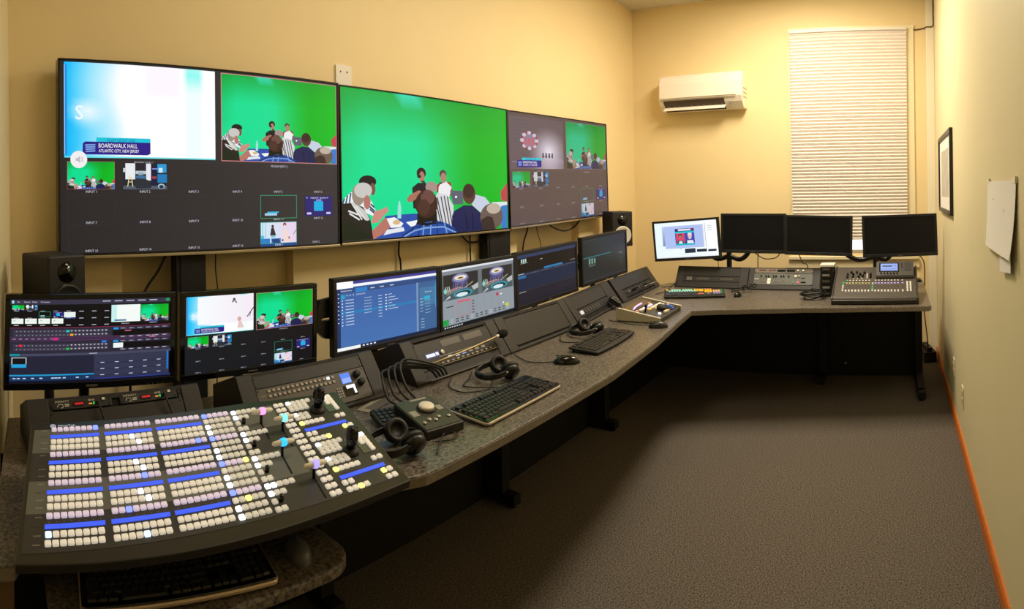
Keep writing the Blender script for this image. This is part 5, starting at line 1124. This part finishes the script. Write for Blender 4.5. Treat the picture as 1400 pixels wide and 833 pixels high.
# black loom of cables from the intercom riser to the controller
for k in range(4):
    b = MB(); x = 0.045+0.026*k
    c, s_ = math.cos(-0.185), math.sin(-0.185); px, py = 2.025+c*x-s_*0.235, -1.205+s_*x+c*0.235
    b.tube([(px, py, 0.788), (px-0.01, py+0.05, 0.80+0.01*k), (px+0.015, py+0.11, 0.855+0.012*k), (px+0.08+0.01*k, py+0.16, 0.865+0.008*k), (2.41+0.02*k, -0.815-0.01*k, 0.825), (2.47+0.02*k, -0.822, 0.775)], 0.0048, n=8)
    tag(b.build('audio_cable', RUB), 'black audio cable arching to the round-dial controller, %s of the four' % ('nearest the switcher', 'second from the switcher', 'third from the switcher', 'nearest the silver-rimmed keyboard')[k], 'cable', 'black cables arching to the round-dial controller')

# ------------------------------------------------------------------ replay controller with grey end cheeks
t = thing('replay_controller', 'grey-sided sloping controller with jog wheel and white and blue keys', 'controller', (3.935, -1.200, 0.751), 0.05)
for x0 in (0, 0.405):
    b = MB(); b.prism([(0, 0.004), (0, 0.030), (0.270, 0.076), (0.285, 0.070), (0.285, 0.012), (0.27, 0.004)], x0, x0+0.012, 'x'); b.build('end_cheek', mat('stone_grey_cheek', '#b3a78c', 0.45), t, 0.002)
    b = MB(); b.prism([(-0.001, 0.030), (-0.001, 0.034), (0.270, 0.080), (0.270, 0.0755)], x0-0.0005, x0+0.0125, 'x'); b.build('cheek_trim', mat('white_cheek_trim', '#e8e0cc', 0.4), t)
b = MB(); b.prism([(0.004, 0.0), (0.004, 0.024), (0.268, 0.068), (0.28, 0.06), (0.28, 0.0)], 0.012, 0.405, 'x'); b.build('body', mat('charcoal_face', '#37342f', 0.4), t)
RS = math.atan2(0.044, 0.264); MR = Matrix.Translation((0, 0.004, 0.025)) @ Matrix.Rotation(RS, 4, 'X')
b = MB(MR); b.box((0.014, 0.19, 0), (0.403, 0.262, 0.0012)); b.build('upper_face', mat('brown_face', '#5c4a30', 0.45), t)
def rkey(x, y, w, h, m, name='key', z=0.008):
    q = MB(MR); q.rrect(x, y, w, h, 0.003, 0, z, ch=0.0015, n=2); q.build(name, m, t)
KW = mat('white_key', '#ddd2c0', 0.4, emit='#ddd2c0', es=0.2); KL = mat('lilac_lit_key', '#c8b4e8', 0.4, emit='#d0c0ff', es=0.55); KY = mat('yellow_lit_key', '#e0c060', 0.4, emit='#e8c060', es=0.4); KBU = mat('blue_key', '#2a68b8', 0.4, emit='#2a70d0', es=0.35)
for j in range(7): rkey(0.10+0.030*j, 0.160, 0.026, 0.020, KL if j in (2, 3, 5) else KW)
for j in range(6): rkey(0.215+0.030*j, 0.130, 0.026, 0.018, KW)
for j in range(5): rkey(0.235+0.030*j, 0.105, 0.026, 0.018, KW if j else KY)
rkey(0.17, 0.13, 0.03, 0.02, KY); rkey(0.36, 0.075, 0.026, 0.02, KBU); rkey(0.36, 0.05, 0.026, 0.02, KBU); rkey(0.385, 0.08, 0.02, 0.02, mat('peach_key', '#e0a890', 0.4)); rkey(0.05, 0.165, 0.03, 0.02, mat('coral_key', '#e09a80', 0.4)); rkey(0.30, 0.18, 0.03, 0.018, mat('coral_key', '#e09a80', 0.4)); rkey(0.125, 0.045, 0.02, 0.018, WHITE_L); rkey(0.205, 0.03, 0.07, 0.018, mat('ivory_bar', '#d8c8b4', 0.4), 'play_bar', 0.012)
for j in range(4): rkey(0.30+0.02*j, 0.025, 0.016, 0.014, KBU if j == 1 else mat('dim_key', '#3c3630', 0.5))
b = MB(MR @ Matrix.Translation((0.085, 0.125, 0))); b.lathe([(0.006, 0), (0.006, 0.03), (0.010, 0.034), (0.009, 0.048), (0.001, 0.05)], 14); b.build('lever', BLKG, t)
b = MB(MR @ Matrix.Translation((0.245, 0.068, 0))); b.lathe([(0.040, 0), (0.040, 0.016), (0.034, 0.026), (0.030, 0.027), (0.028, 0.022), (0.001, 0.022)], 32); jw = b.build('jog_wheel', BLKM, t)
b = MB(MR @ Matrix.Translation((0.262, 0.078, 0.022))); b.lathe([(0.006, 0), (0.005, 0.003), (0.001, 0.0032)], 12); b.build('finger_dimple', GREY, jw)
b = MB(MR); b.tube([(0.05, 0.19, 0.010), (0.12, 0.2, 0.014), (0.22, 0.205, 0.014)], 0.006, n=8); b.build('light_bar', KL, t)

# ------------------------------------------------------------------ digital mixing desk
t = thing('digital_mixer', 'dark grey digital audio mixer with two banks of faders and small blue screen', 'mixer', (4.690, -2.128, 0.751), -PI/2)
MXG = mat('mixer_grey', '#443f39', 0.45, bump=(400, 0.2)); Wm = 0.575
b = MB(); b.prism([(0.0, 0.012), (0.0, 0.038), (0.012, 0.052), (0.40, 0.200), (0.43, 0.195), (0.43, 0.05), (0.36, 0.004), (0.03, 0.004)], 0.0, Wm, 'x'); b.build('chassis', MXG, t, 0.006)
for x0 in (-0.008, Wm-0.004):
    b = MB(); b.prism([(-0.006, 0.0), (-0.008, 0.042), (0.008, 0.058), (0.402, 0.208), (0.436, 0.200), (0.436, 0.0)], x0, x0+0.012, 'x'); b.build('side_cheek', mat('mixer_cheek', '#26231f', 0.4), t, 0.003)
b = MB(); b.prism([(-0.010, 0.004), (-0.012, 0.030), (0.004, 0.036), (0.004, 0.004)], -0.006, Wm+0.006, 'x'); b.build('wrist_lip', mat('mixer_cheek', '#26231f', 0.4), t, 0.003)
MS = math.atan2(0.148, 0.388); MM = Matrix.Translation((0, 0.012, 0.0525)) @ Matrix.Rotation(MS, 4, 'X')
FG = mat('fader_ivory_glow', '#e4dccc', 0.4, emit='#e4dccc', es=0.32); GRL = mat('green_lit_key', '#3cae78', 0.4, emit='#3cc080', es=0.5); YLL = mat('olive_lit_key', '#b8b070', 0.4, emit='#c8c080', es=0.35); VLL = mat('violet_lit_key', '#b0a0e0', 0.4, emit='#b8a8f8', es=0.5)  # ivory has a faint added glow to brighten the fader caps
def sq(x, y, w, h, m, name='button', z=0.004):
    q = MB(MM); q.rrect(x, y, w, h, 0.0012, 0, z, n=2); q.build(name, m, t)
for k in range(17):
    x = 0.085+0.0225*k if k < 8 else (0.288+0.0225*(k-8) if k < 16 else 0.477)
    q = MB(MM); q.box((x-0.001, 0.055, 0), (x+0.001, 0.150, 0.0006)); q.build('fader_slot', HOLE, t)
    q = MB(MM); q.frustum((x-0.006, 0.055, 0.002), (x+0.006, 0.073, 0.012), 0.002); q.build('fader_cap', FG, t)
    sq(x, 0.178, 0.012, 0.009, YLL if k < 8 else VLL); sq(x, 0.215, 0.010, 0.007, GRL if k == 0 else FG)
    q = MB(MM); q.box((x-0.005, 0.188, 0), (x+0.005, 0.206, 0.001)); q.build('level_window', BLKG, t)
q = MB(MM); q.box((0.080, 0.165, 0), (0.248, 0.168, 0.001)); q.box((0.283, 0.165, 0), (0.46, 0.168, 0.001)); q.build('scribble_strip', mat('pale_strip', '#8f8a70', 0.4), t)
for r in range(6): sq(0.062, 0.075+0.022*r, 0.010, 0.007, GRL if r > 3 else FG); 
for r in range(5): sq(0.268, 0.075+0.025*r, 0.011, 0.008, GRL if r in (1, 2, 3) else FG)
for c in range(2):
    for r in range(7): sq(0.510+0.022*c, 0.070+0.020*r, 0.012, 0.010, FG)
for (x, y) in ((0.085, 0.26), (0.085, 0.295), (0.125, 0.262), (0.125, 0.30), (0.165, 0.258), (0.175, 0.30), (0.195, 0.275), (0.205, 0.32), (0.25, 0.262), (0.25, 0.295), (0.11, 0.325), (0.15, 0.325)):
    q = MB(MM @ Matrix.Translation((x, y, 0))); q.lathe([(0.0085, 0), (0.007, 0.016), (0.001, 0.017)], 14); q.build('rotary_knob', BLKG, t)
for r in range(5): sq(0.225, 0.25+0.015*r, 0.008, 0.006, FG)
for c in range(5): sq(0.075+0.028*c, 0.242, 0.008, 0.005, mat('reddish_key', '#a06858', 0.5) if c < 2 else FG)
hood = MB(MM); hood.prism([(0.240, 0.0), (0.240, 0.010), (0.250, 0.022), (0.385, 0.060), (0.395, 0.055), (0.395, 0.0)], 0.290, 0.560, 'x'); SH = hood.build('screen_housing', mat('hood_grey', '#35322e', 0.4), t, 0.003)
HM = MM @ Matrix.Translation((0.29, 0.25, 0.0225)) @ Matrix.Rotation(math.atan2(0.038, 0.135), 4, 'X')
q = MB(HM); q.box((0.022, 0.035, 0), (0.165, 0.125, 0.001)); q.build('screen_bezel', BLKG, SH)
q = MB(HM); q.box((0.032, 0.045, 0.001), (0.155, 0.117, 0.0015)); q.build('screen', emat('mixer_screen_blue', '#88a8f0', 1.0), SH)
q = MB(HM); q.box((0.045, 0.085, 0.0015), (0.115, 0.097, 0.002)); q.box((0.13, 0.09, 0.0015), (0.14, 0.098, 0.002)); q.box((0.04, 0.06, 0.0015), (0.145, 0.062, 0.002)); q.build('screen_text', mat('navy_screen_print', '#16204a', 0.5), SH)
for c in range(6):
    q = MB(HM @ Matrix.Translation((0.035+0.023*c, 0.018, 0))); q.lathe([(0.006, 0), (0.005, 0.010), (0.001, 0.0105)], 12); q.build('rotary_knob', BLKG, SH)
q = MB(HM); q.box((0.18, 0.07, 0), (0.19, 0.12, 0.002)); q.build('meter', mat('dark_red_window', '#3a0608', 0.3), t)
q = MB(HM); q.box((0.205, 0.05, 0), (0.25, 0.125, 0.002)); q.build('nav_pad', BLKM, t)
q = MB(); q.cyl((Wm+0.006, 0.30, 0.11), (Wm+0.040, 0.30, 0.11), 0.011); q.build('side_plug', RUB, t)

# small stacked box with white lid, between riser and mixer
t = thing('equipment_stack', 'narrow black stack of small boxes with white lid, left of the mixer', 'equipment', (4.96, -2.108, 0.751), -PI/2)
t.location = (4.98, -2.008, 0.751)
for k in range(5):
    b = MB(); b.rrect(0.052, 0.07, 0.098, 0.13, 0.006, 0.044*k, 0.044*k+0.041); b.build('box', BLKM, t)
    b = MB(); b.box((0.018, -0.0, 0.044*k+0.016), (0.070, 0.006, 0.044*k+0.030)); b.build('label', GREYL if k % 2 else GREY, t)
b = MB(); b.rrect(0.052, 0.07, 0.104, 0.136, 0.006, 0.2165, 0.232); b.build('lid', WHT, t, 0.002)
t.location = (4.985, -2.009, 0.751)

# ------------------------------------------------------------------ loose cables on the desk
def cable(name, label, pts, r, m=RUB, closed=False, group=None):
    b = MB(); b.tube(pts, r, n=8, closed=closed, sub=5); return tag(b.build(name, m), label, 'cable', group)
z = 0.7555
pts = []
for k in range(42):
    a = k*0.62; rr = 0.085+0.02*math.sin(k*1.7); pts.append((4.925+rr*1.0*math.cos(a), -1.965+rr*0.9*math.sin(a), 0.758+0.0011*k+0.003*math.sin(k)))
cable('coiled_cable', 'coiled black cable lying in front of the narrow box stack by the mixer', pts, 0.0050)
pts = []
for k in range(26):
    a = k*0.8; pts.append((5.10+0.045*math.cos(a)+0.002*k, -1.335-0.0055*k+0.040*math.sin(a), 0.757+0.0016*k+0.006*(k % 3)))
cable('tangled_cable', 'tangled black cable bundle behind the far small mouse', pts, 0.0045)
cable('mouse_cable', 'thin black mouse lead looping in front of the intercom riser', [(2.55, -0.83, 0.757), (2.46, -0.90, z), (2.44, -0.99, z), (2.52, -1.045, z), (2.60, -1.01, z), (2.68, -0.95, z)], 0.0026)
cable('headset_cable', 'thin black lead between the headset and the silver-rimmed keyboard', [(2.66, -0.85, 0.757), (2.58, -0.90, z), (2.50, -0.95, z), (2.58, -1.075, z)], 0.0026)
cable('mouse_cable', 'thin black lead running from the riser row to the glossy mouse', [(3.00, -0.83, 0.757), (2.94, -0.95, z), (2.97, -1.03, z), (3.01, -1.066, 0.757)], 0.0024)
cable('keyboard_cable', 'thin black lead in front of the talkback riser behind the curved keyboard', [(3.42, -0.83, 0.757), (3.33, -0.90, z), (3.38, -0.99, z), (3.45, -1.015, z)], 0.0026)
cable('controller_cable', 'thin black lead hanging at the back corner of the grey-sided controller', [(3.90, -0.88, 0.757), (3.88, -0.93, 0.757), (3.86, -1.02, z), (3.86, -1.12, z), (3.855, -1.185, 0.758)], 0.0024)
cable('headset_cable', 'thin black coiled lead at the right of the switcher headset', [(2.03, -1.235, z), (2.08, -1.265, z), (2.13, -1.24, z), (2.10, -1.215, 0.757), (2.04, -1.25, 0.760), (1.97, -1.30, z)], 0.0026)
cable('desk_cable', 'thin cable crossing the corner of the desk behind the coloured keyboard', [(5.28, -0.66, z), (5.20, -0.70, z), (5.26, -0.76, 0.757), (5.30, -0.80, 0.80), (5.10, -0.79, z), (4.95, -0.80, z), (4.86, -0.78, z)], 0.003)
cable('desk_cable', 'white cable lying over the sockets of the corner riser', [(4.92, -0.66, 0.80), (5.00, -0.69, 0.815), (5.07, -0.66, 0.80), (5.16, -0.67, 0.80), (5.18, -0.70, 0.757)], 0.003, GREYL)
cable('headset_cable', 'silver coiled lead beside the headset behind the curved keyboard', [(3.66, -1.0, z), (3.70, -0.96, 0.758), (3.66, -0.93, 0.76), (3.72, -0.91, 0.757), (3.69, -0.88, 0.76), (3.76, -0.87, z)], 0.0028, GREYL)
t = thing('paper_notes', 'thin grey paper notes lying on the desk right of the router riser', 'paper', (2.10, -0.84, 0.7512), 0.3)
b = MB(); b.box((-0.06, -0.03, 0), (0.10, 0.03, 0.001)); b.build('sheet', GREYL, t); b = MB(); b.box((-0.03, -0.035, 0.001), (0.12, 0.01, 0.002)); b.build('sheet', GREY, t)
# ------------------------------------------------------------------ speakers
def speaker(label, loc, rz, s, cone, group='black studio loudspeakers'):
    t = thing('loudspeaker', label, 'speaker', loc, rz, group)
    w, d, h = 0.19*s, 0.25*s, 0.30*s
    b = MB(); b.box((-w/2, 0, 0), (w/2, d, h)); b.build('cabinet', BLKM, t, 0.008)
    b = MB(); b.rrect(0, h*0.30+0.02, w*0.86, 0.001, 0.0004, 0, 0.001); 
    M = mx((0, 0, h*0.32), (PI/2, 0, 0)); r = w*0.38
    b = MB(M); b.lathe([(r*1.1, 0.0), (r*1.1, 0.004), (r, 0.006), (r*0.92, 0.004), (r*0.5, 0.0025), (r*0.42, 0.003), (r*0.3, 0.007), (0.001, 0.010)], 28); wf = b.build('woofer', cone, t)
    b = MB(M); b.lathe([(r*1.14, 0.0), (r*1.14, 0.003), (r*1.02, 0.005), (r*1.0, 0.0)], 28); b.build('woofer_ring', BLKG, wf)
    M = mx((0, 0, h*0.76), (PI/2, 0, 0)); b = MB(M); b.lathe([(r*0.62, 0.0), (r*0.62, 0.004), (r*0.3, 0.002), (r*0.25, 0.006), (0.001, 0.010)], 22); b.build('tweeter', BLKG, t)
    return t
sp = speaker('black loudspeaker behind the leftmost monitor, angled into the room', (1.085, -0.42, 1.085), 0.36, 0.84, mat('black_cone', '#131112', 0.5))
sp2 = speaker('black loudspeaker with pale cone beside the right end of the wall televisions', (5.23, -0.33, 1.075), -0.72, 0.98, mat('pale_cone', '#d8d0c0', 0.4))
for x, y, zt, lb in ((1.04, -0.32, 1.085, 'black speaker pole stand behind the leftmost monitor'), (5.30, -0.22, 1.075, 'black speaker pole stand in the far corner of the desk')):
    t = thing('speaker_stand', lb, 'stand', (x, y, 0))
    b = MB(); b.box((-0.09, -0.09, zt-0.012), (0.09, 0.09, zt-0.001)); b.build('top_plate', BLKM, t); b = MB(); b.cyl((0, 0.08 if x < 2 else 0.0, 0.01), (0, 0.08 if x < 2 else 0.0, zt-0.012), 0.02); b.build('pole', BLKM, t); b = MB(); b.cyl((0, 0.06 if x < 2 else 0, 0.0), (0, 0.06 if x < 2 else 0, 0.018), 0.15, n=28); b.build('base', BLKM, t)

# ------------------------------------------------------------------ wall blanking plate above the televisions
t = thing('wall_plate', 'blank cream wall plate with two screws above the joint of the televisions', 'wall plate', (2.635, -0.001, 2.185))
b = MB(); b.rrect(0, 0, 0.105, 0.115, 0.006, 0, -0.008, ax='y'); b.build('plate', WHT, t, 0.001)
for dx in (-0.022, 0.022): b = MB(); b.cyl((dx, -0.008, 0.02), (dx, -0.0095, 0.02), 0.005, n=10); b.build('screw', GREY, t)

# ------------------------------------------------------------------ air conditioner (front faces -x)
t = thing('air_conditioner', 'white split air conditioner mounted high on the far wall, louvre open', 'air conditioner', (LX-0.001, -0.365, 2.30), -PI/2)
W = 0.82; A1 = mat('ac_white', '#f2e8d8', 0.35)
prof = [(0, 0.02), (0, 0.34), (-0.16, 0.34), (-0.205, 0.31), (-0.215, 0.24), (-0.215, 0.11), (-0.185, 0.06), (-0.12, 0.0), (-0.03, 0.0)]
b = MB(); b.prism(prof, 0, W, 'x'); b.build('casing', A1, t, 0.008)
b = MB(); b.prism([(-0.2155, 0.115), (-0.2155, 0.245), (-0.206, 0.312), (-0.218, 0.305), (-0.224, 0.245), (-0.224, 0.115)], 0.012, W-0.05, 'x'); b.build('front_panel', A1, t, 0.004)
b = MB(); b.box((0.02, -0.2185, 0.098), (W-0.06, -0.214, 0.103)); b.build('panel_seam', mat('seam_brown', '#8a7350', 0.6), t)
b = MB(); b.prism([(-0.190, 0.070), (-0.2155, 0.092), (-0.219, 0.088), (-0.13, 0.002), (-0.124, -0.002)], 0.05, W-0.17, 'x'); ou = b.build('air_outlet', mat('outlet_dark', '#4a3c2c', 0.7), t)
b = MB(mx((0, -0.175, 0.035), (0.65, 0, 0))); b.box((0.045, -0.045, -0.012), (W-0.165, 0.045, -0.006)); b.build('louvre', A1, ou, 0.002)
for k in range(10): b = MB(mx((0, -0.158, 0.042), (0.80, 0, 0))); b.box((0.08+0.06*k, -0.02, 0.0), (0.083+0.06*k, 0.02, 0.014)); b.build('vane', GREYL, ou)
b = MB(); b.cyl((W-0.115, -0.195, 0.045), (W-0.115, -0.185, 0.05), 0.015, n=16); b.build('sensor_button', GREYL, t)
b = MB(); b.box((W-0.0005, -0.15, 0.10), (W+0.0015, -0.03, 0.11)); b.box((W-0.0005, -0.15, 0.14), (W+0.0015, -0.03, 0.15)); b.box((W-0.0005, -0.15, 0.18), (W+0.0015, -0.03, 0.19)); b.build('side_vent', GREYL, t)

# ------------------------------------------------------------------ pleated blind
t = thing('window_blind', 'long off-white pleated blind covering the far window', 'blind', (LX-0.035, -2.145, 2.99))
b = MB(); b.box((-0.02, -0.54, -0.012), (0.025, 0.54, 0.012)); b.build('head_rail', WHT, t, 0.003)
b = MB(); n = 62; zt, zb = -0.012, -1.90; hw0, hw1 = 0.540, 0.528
vs = []
for k in range(2*n+1):
    zz = zt+(zb-zt)*k/(2*n); x = -0.020 if k % 2 else 0.005; hw = hw0+(hw1-hw0)*k/(2*n)
    vs += [(x, -hw, zz), (x, hw, zz)]
m_ = len(vs)
vs += [(p[0]+0.005, p[1], p[2]) for p in vs]
fs = [(2*k, 2*k+1, 2*k+3, 2*k+2) for k in range(2*n)]+[(m_+2*k+2, m_+2*k+3, m_+2*k+1, m_+2*k) for k in range(2*n)]
b.add(vs, fs); b.build('pleated_fabric', mat('blind_fabric', '#f4ebe4', 0.8), t)
b = MB(); b.box((-0.02, -hw1, zb-0.025), (0.015, hw1, zb)); b.build('bottom_rail', WHT, t, 0.003)
b = MB(); b.tube([(-0.026, 0.545, -0.03), (-0.028, 0.547, -1.0), (-0.028, 0.546, -1.55)], 0.0015, n=6, sub=1); b.cyl((-0.028, 0.546, -1.55), (-0.028, 0.546, -1.59), 0.006, 0.003, n=8); b.build('pull_cord', WHT, t)

# ------------------------------------------------------------------ right wall: picture, paper notice, sockets
t = thing('picture_frame', 'narrow black picture frame with white mat on the right wall', 'picture', (5.03, RY+0.001, 1.635))
FW, FH = 0.98, 0.575
b = MB()
for lo, hi in (((-FW/2, 0, -FH/2), (-FW/2+0.03, 0.022, FH/2)), ((FW/2-0.03, 0, -FH/2), (FW/2, 0.022, FH/2)), ((-FW/2+0.03, 0, -FH/2), (FW/2-0.03, 0.022, -FH/2+0.03)), ((-FW/2+0.03, 0, FH/2-0.03), (FW/2-0.03, 0.022, FH/2))): b.box(lo, hi)
b.build('frame', BLK, t, 0.003)
b = MB(); b.box((-FW/2+0.03, 0, -FH/2+0.03), (FW/2-0.03, 0.010, FH/2-0.03)); b.build('white_mat', PAPER, t)
b = MB(); b.box((-0.28, 0.010, -0.17), (0.28, 0.0115, 0.17)); b.build('print', mat('faded_print', '#b8b0a4', 0.6, noise=(9, 0.2, '#cfc8bc')), t)
t = thing('paper_notice', 'curling white plan sheet with faint drawing taped to the right wall', 'paper', (2.80, RY+0.002, 1.405))
b = MB(); n = 10; vs = []
cols = [(-0.335, 0.15), (0.20, 0.15)]
for j in range(n+1):
    v = j/n
    for i in range(7):
        u = i/6; x = -0.335+0.60*u-0.0*v; x = (-0.30+0.56*u)+0.02*v
        zz = 0.148-0.255*v; y = 0.004+0.02*v*v*(0.4+0.6*(1-u))+0.004*math.sin(3*u)
        vs.append((x, y, zz))
q = len(vs); vs += [(a, c+0.0012, d) for a, c, d in vs]
fs = [(j*7+i, j*7+i+1, (j+1)*7+i+1, (j+1)*7+i) for j in range(n) for i in range(6)]
fs += [tuple(q+k for k in f[::-1]) for f in fs]
b.add(vs, fs, 0, True); b.build('sheet', PAPER, t)
b = MB()
for j, (u0, u1, v) in enumerate(((-0.05, 0.12, 0.08), (-0.08, 0.12, 0.06), (-0.06, 0.13, 0.045), (-0.02, 0.10, 0.035), (-0.2, 0.0, 0.02))): b.box((u0, 0.0085, v), (u1, 0.0095, v+0.0022))
b.box((0.0, 0.0095, -0.02), (0.003, 0.0105, 0.04)); b.box((-0.12, 0.009, -0.04), (-0.117, 0.0115, 0.05)); b.build('drawing_lines', INK, t)
for dx in (-0.28, 0.24): b = MB(); b.box((dx-0.018, 0.0, 0.138), (dx+0.018, 0.0075, 0.160)); b.build('tape', mat('clear_tape', '#efe6cc', 0.25), t)
t = thing('paper_notice', 'small white sheet hanging below the plan sheet on the right wall', 'paper', (2.69, RY+0.002, 1.288))
b = MB(); b.prism([(-0.13, 0.04), (0.07, 0.02), (0.07, -0.055), (-0.13, -0.035)], 0.012, 0.0132, 'y'); b.build('sheet', PAPER, t)
b = MB(); b.box((-0.06, 0.0132, 0.0), (0.0, 0.0138, 0.003)); b.build('printed_line', INK, t)
b = MB(); b.cyl((-0.03, 0, 0.028), (-0.03, 0.0125, 0.028), 0.004, n=8); b.build('pin', GREYL, t)
for x, zc, lb in ((4.60, 0.345, 'ivory wall outlet plate low on the right wall, nearer the window'), (4.10, 0.325, 'ivory wall outlet plate low on the right wall, nearer the viewer')):
    t = thing('wall_outlet', lb, 'outlet', (x, RY+0.001, zc), 0, 'outlets on the right wall')
    b = MB(); b.rrect(0, 0, 0.075, 0.118, 0.006, 0, 0.006, ax='y', ch=0.001); b.build('cover_plate', mat('ivory_plate', '#e6dcb8', 0.4), t)
    for dz in (-0.022, 0.022): b = MB(); b.rrect(0, dz, 0.034, 0.028, 0.008, 0.006, 0.009, ax='y'); b.build('socket', mat('ivory_socket', '#d8cca4', 0.4), t)
    b = MB(); b.cyl((0, 0.006, 0), (0, 0.0085, 0), 0.004, n=10); b.build('screw', GREYL, t)
# power strip on the floor in the far right corner
t = thing('power_strip', 'black power strip box on the carpet in the far right corner', 'power strip', (6.02, -2.83, 0.0), 0.2)
b = MB(); b.rrect(0, 0, 0.26, 0.11, 0.008, 0.002, 0.09); b.build('housing', BLKM, t, 0.003)
for k in range(3): b = MB(); b.rrect(-0.08+0.08*k, 0, 0.05, 0.05, 0.006, 0.09, 0.125); b.build('plug', BLK, t)
# ------------------------------------------------------------------ hanging cables
HG = 'thin cables hanging under the televisions'
cable('hanging_cable', 'black cable swinging down left of the left cable column', [(1.62, -0.03, 1.31), (1.57, -0.035, 1.22), (1.50, -0.03, 1.12), (1.44, -0.03, 0.95), (1.43, -0.03, 0.30)], 0.006)
cable('hanging_cable', 'thin cable hanging right of the left cable column', [(1.86, -0.02, 1.30), (1.858, -0.02, 1.2), (1.866, -0.02, 1.1), (1.855, -0.02, 0.9), (1.86, -0.02, 0.25)], 0.003)
cable('hanging_cable', 'black cable hanging under the left edge of the green-screen television', [(3.01, -0.02, 1.30), (3.0, -0.02, 1.2), (3.015, -0.02, 1.12), (3.01, -0.02, 0.7), (3.0, -0.02, 0.2)], 0.0055)
cable('hanging_cable', 'pair-like thin cable hanging left of the wide cable column', [(3.63, -0.02, 1.30), (3.63, -0.02, 1.1), (3.64, -0.02, 0.7), (3.63, -0.02, 0.2)], 0.005)
cable('hanging_cable', 'black cable drooping in a short curve at the wide cable column', [(3.52, -0.03, 1.29), (3.58, -0.04, 1.235), (3.66, -0.04, 1.225), (3.725, -0.04, 1.235)], 0.0065)
cable('hanging_cable', 'black cable hanging just right of the wide cable column', [(4.00, -0.02, 1.31), (4.02, -0.02, 1.2), (4.03, -0.02, 1.0), (4.05, -0.02, 0.2)], 0.006)
cable('hanging_cable', 'black cable slanting down under the right-hand television', [(4.37, 0.04, 1.33), (4.36, 0.04, 1.26), (4.30, 0.04, 1.13), (4.27, 0.04, 0.8), (4.26, 0.03, 0.78)], 0.0055)
cable('hanging_cable', 'thin brown cable slanting right under the right-hand television', [(4.47, 0.04, 1.33), (4.50, 0.04, 1.22), (4.54, 0.04, 1.12), (4.55, 0.03, 0.78)], 0.0028, mat('brown_cable', '#4a3420', 0.6))
cable('hanging_cable', 'black cable in a wide swag below the right-hand television', [(4.50, -0.03, 1.33), (4.58, -0.05, 1.27), (4.73, -0.06, 1.235), (4.90, -0.05, 1.255), (5.05, -0.03, 1.32)], 0.006)
cable('hanging_cable', 'black cable hanging behind the far desk below the second monitor', [(5.80, -1.36, 1.25), (5.80, -1.37, 1.05), (5.79, -1.36, 0.85), (5.80, -1.37, 0.0035)], 0.004)
cable('hanging_cable', 'black cable curving below the second far monitor', [(5.40, -1.42, 1.03), (5.42, -1.50, 0.975), (5.42, -1.60, 0.985), (5.40, -1.64, 1.035)], 0.004)
cable('hanging_cable', 'black cable hanging left of the far monitors', [(5.80, -1.0, 1.22), (5.80, -0.99, 1.0), (5.8, -1.0, 0.7), (5.80, -1.0, 0.003)], 0.003)
cable('hanging_cable', 'black cable hanging near the narrow box stack', [(5.42, -1.78, 1.03), (5.52, -1.80, 0.93), (5.79, -1.81, 0.80), (5.80, -1.82, 0.003)], 0.004)
cable('hanging_cable', 'black cable running down the right end of the far desk to the floor', [(5.45, -2.72, 1.02), (5.80, -2.80, 0.90), (5.86, -2.81, 0.72), (5.86, -2.80, 0.5), (5.90, -2.83, 0.2), (5.96, -2.835, 0.10)], 0.005)
cable('wall_cable', 'thin dark cable running from the blind up the far right corner', [(LX-0.012, -2.69, 3.00), (LX-0.012, -2.76, 2.985), (LX-0.012, -2.845, 3.0), (LX-0.055, -2.87, 3.0), (LX-0.056, -2.925, 3.01), (LX-0.056, -2.93, 3.10), (LX-0.056, -2.93, 3.36)], 0.005, mat('brown_cable', '#4a3420', 0.6))
# ceiling panel fittings
for k, (x, y, w_) in enumerate(LAMPS):
    t = thing('ceiling_light', ('flat ceiling light panel nearer the far wall', 'flat ceiling light panel above the near desk')[k], 'ceiling light', (x, y, H-0.022))
    b = MB(); b.box((-0.61, -0.31, 0), (0.61, 0.31, 0.0218)); b.build('frame', WHT, t); b = MB(); b.box((-0.57, -0.27, -0.002), (0.57, 0.27, 0)); b.build('diffuser', emat('light_diffuser', '#ffe6bc', 1.6), t)
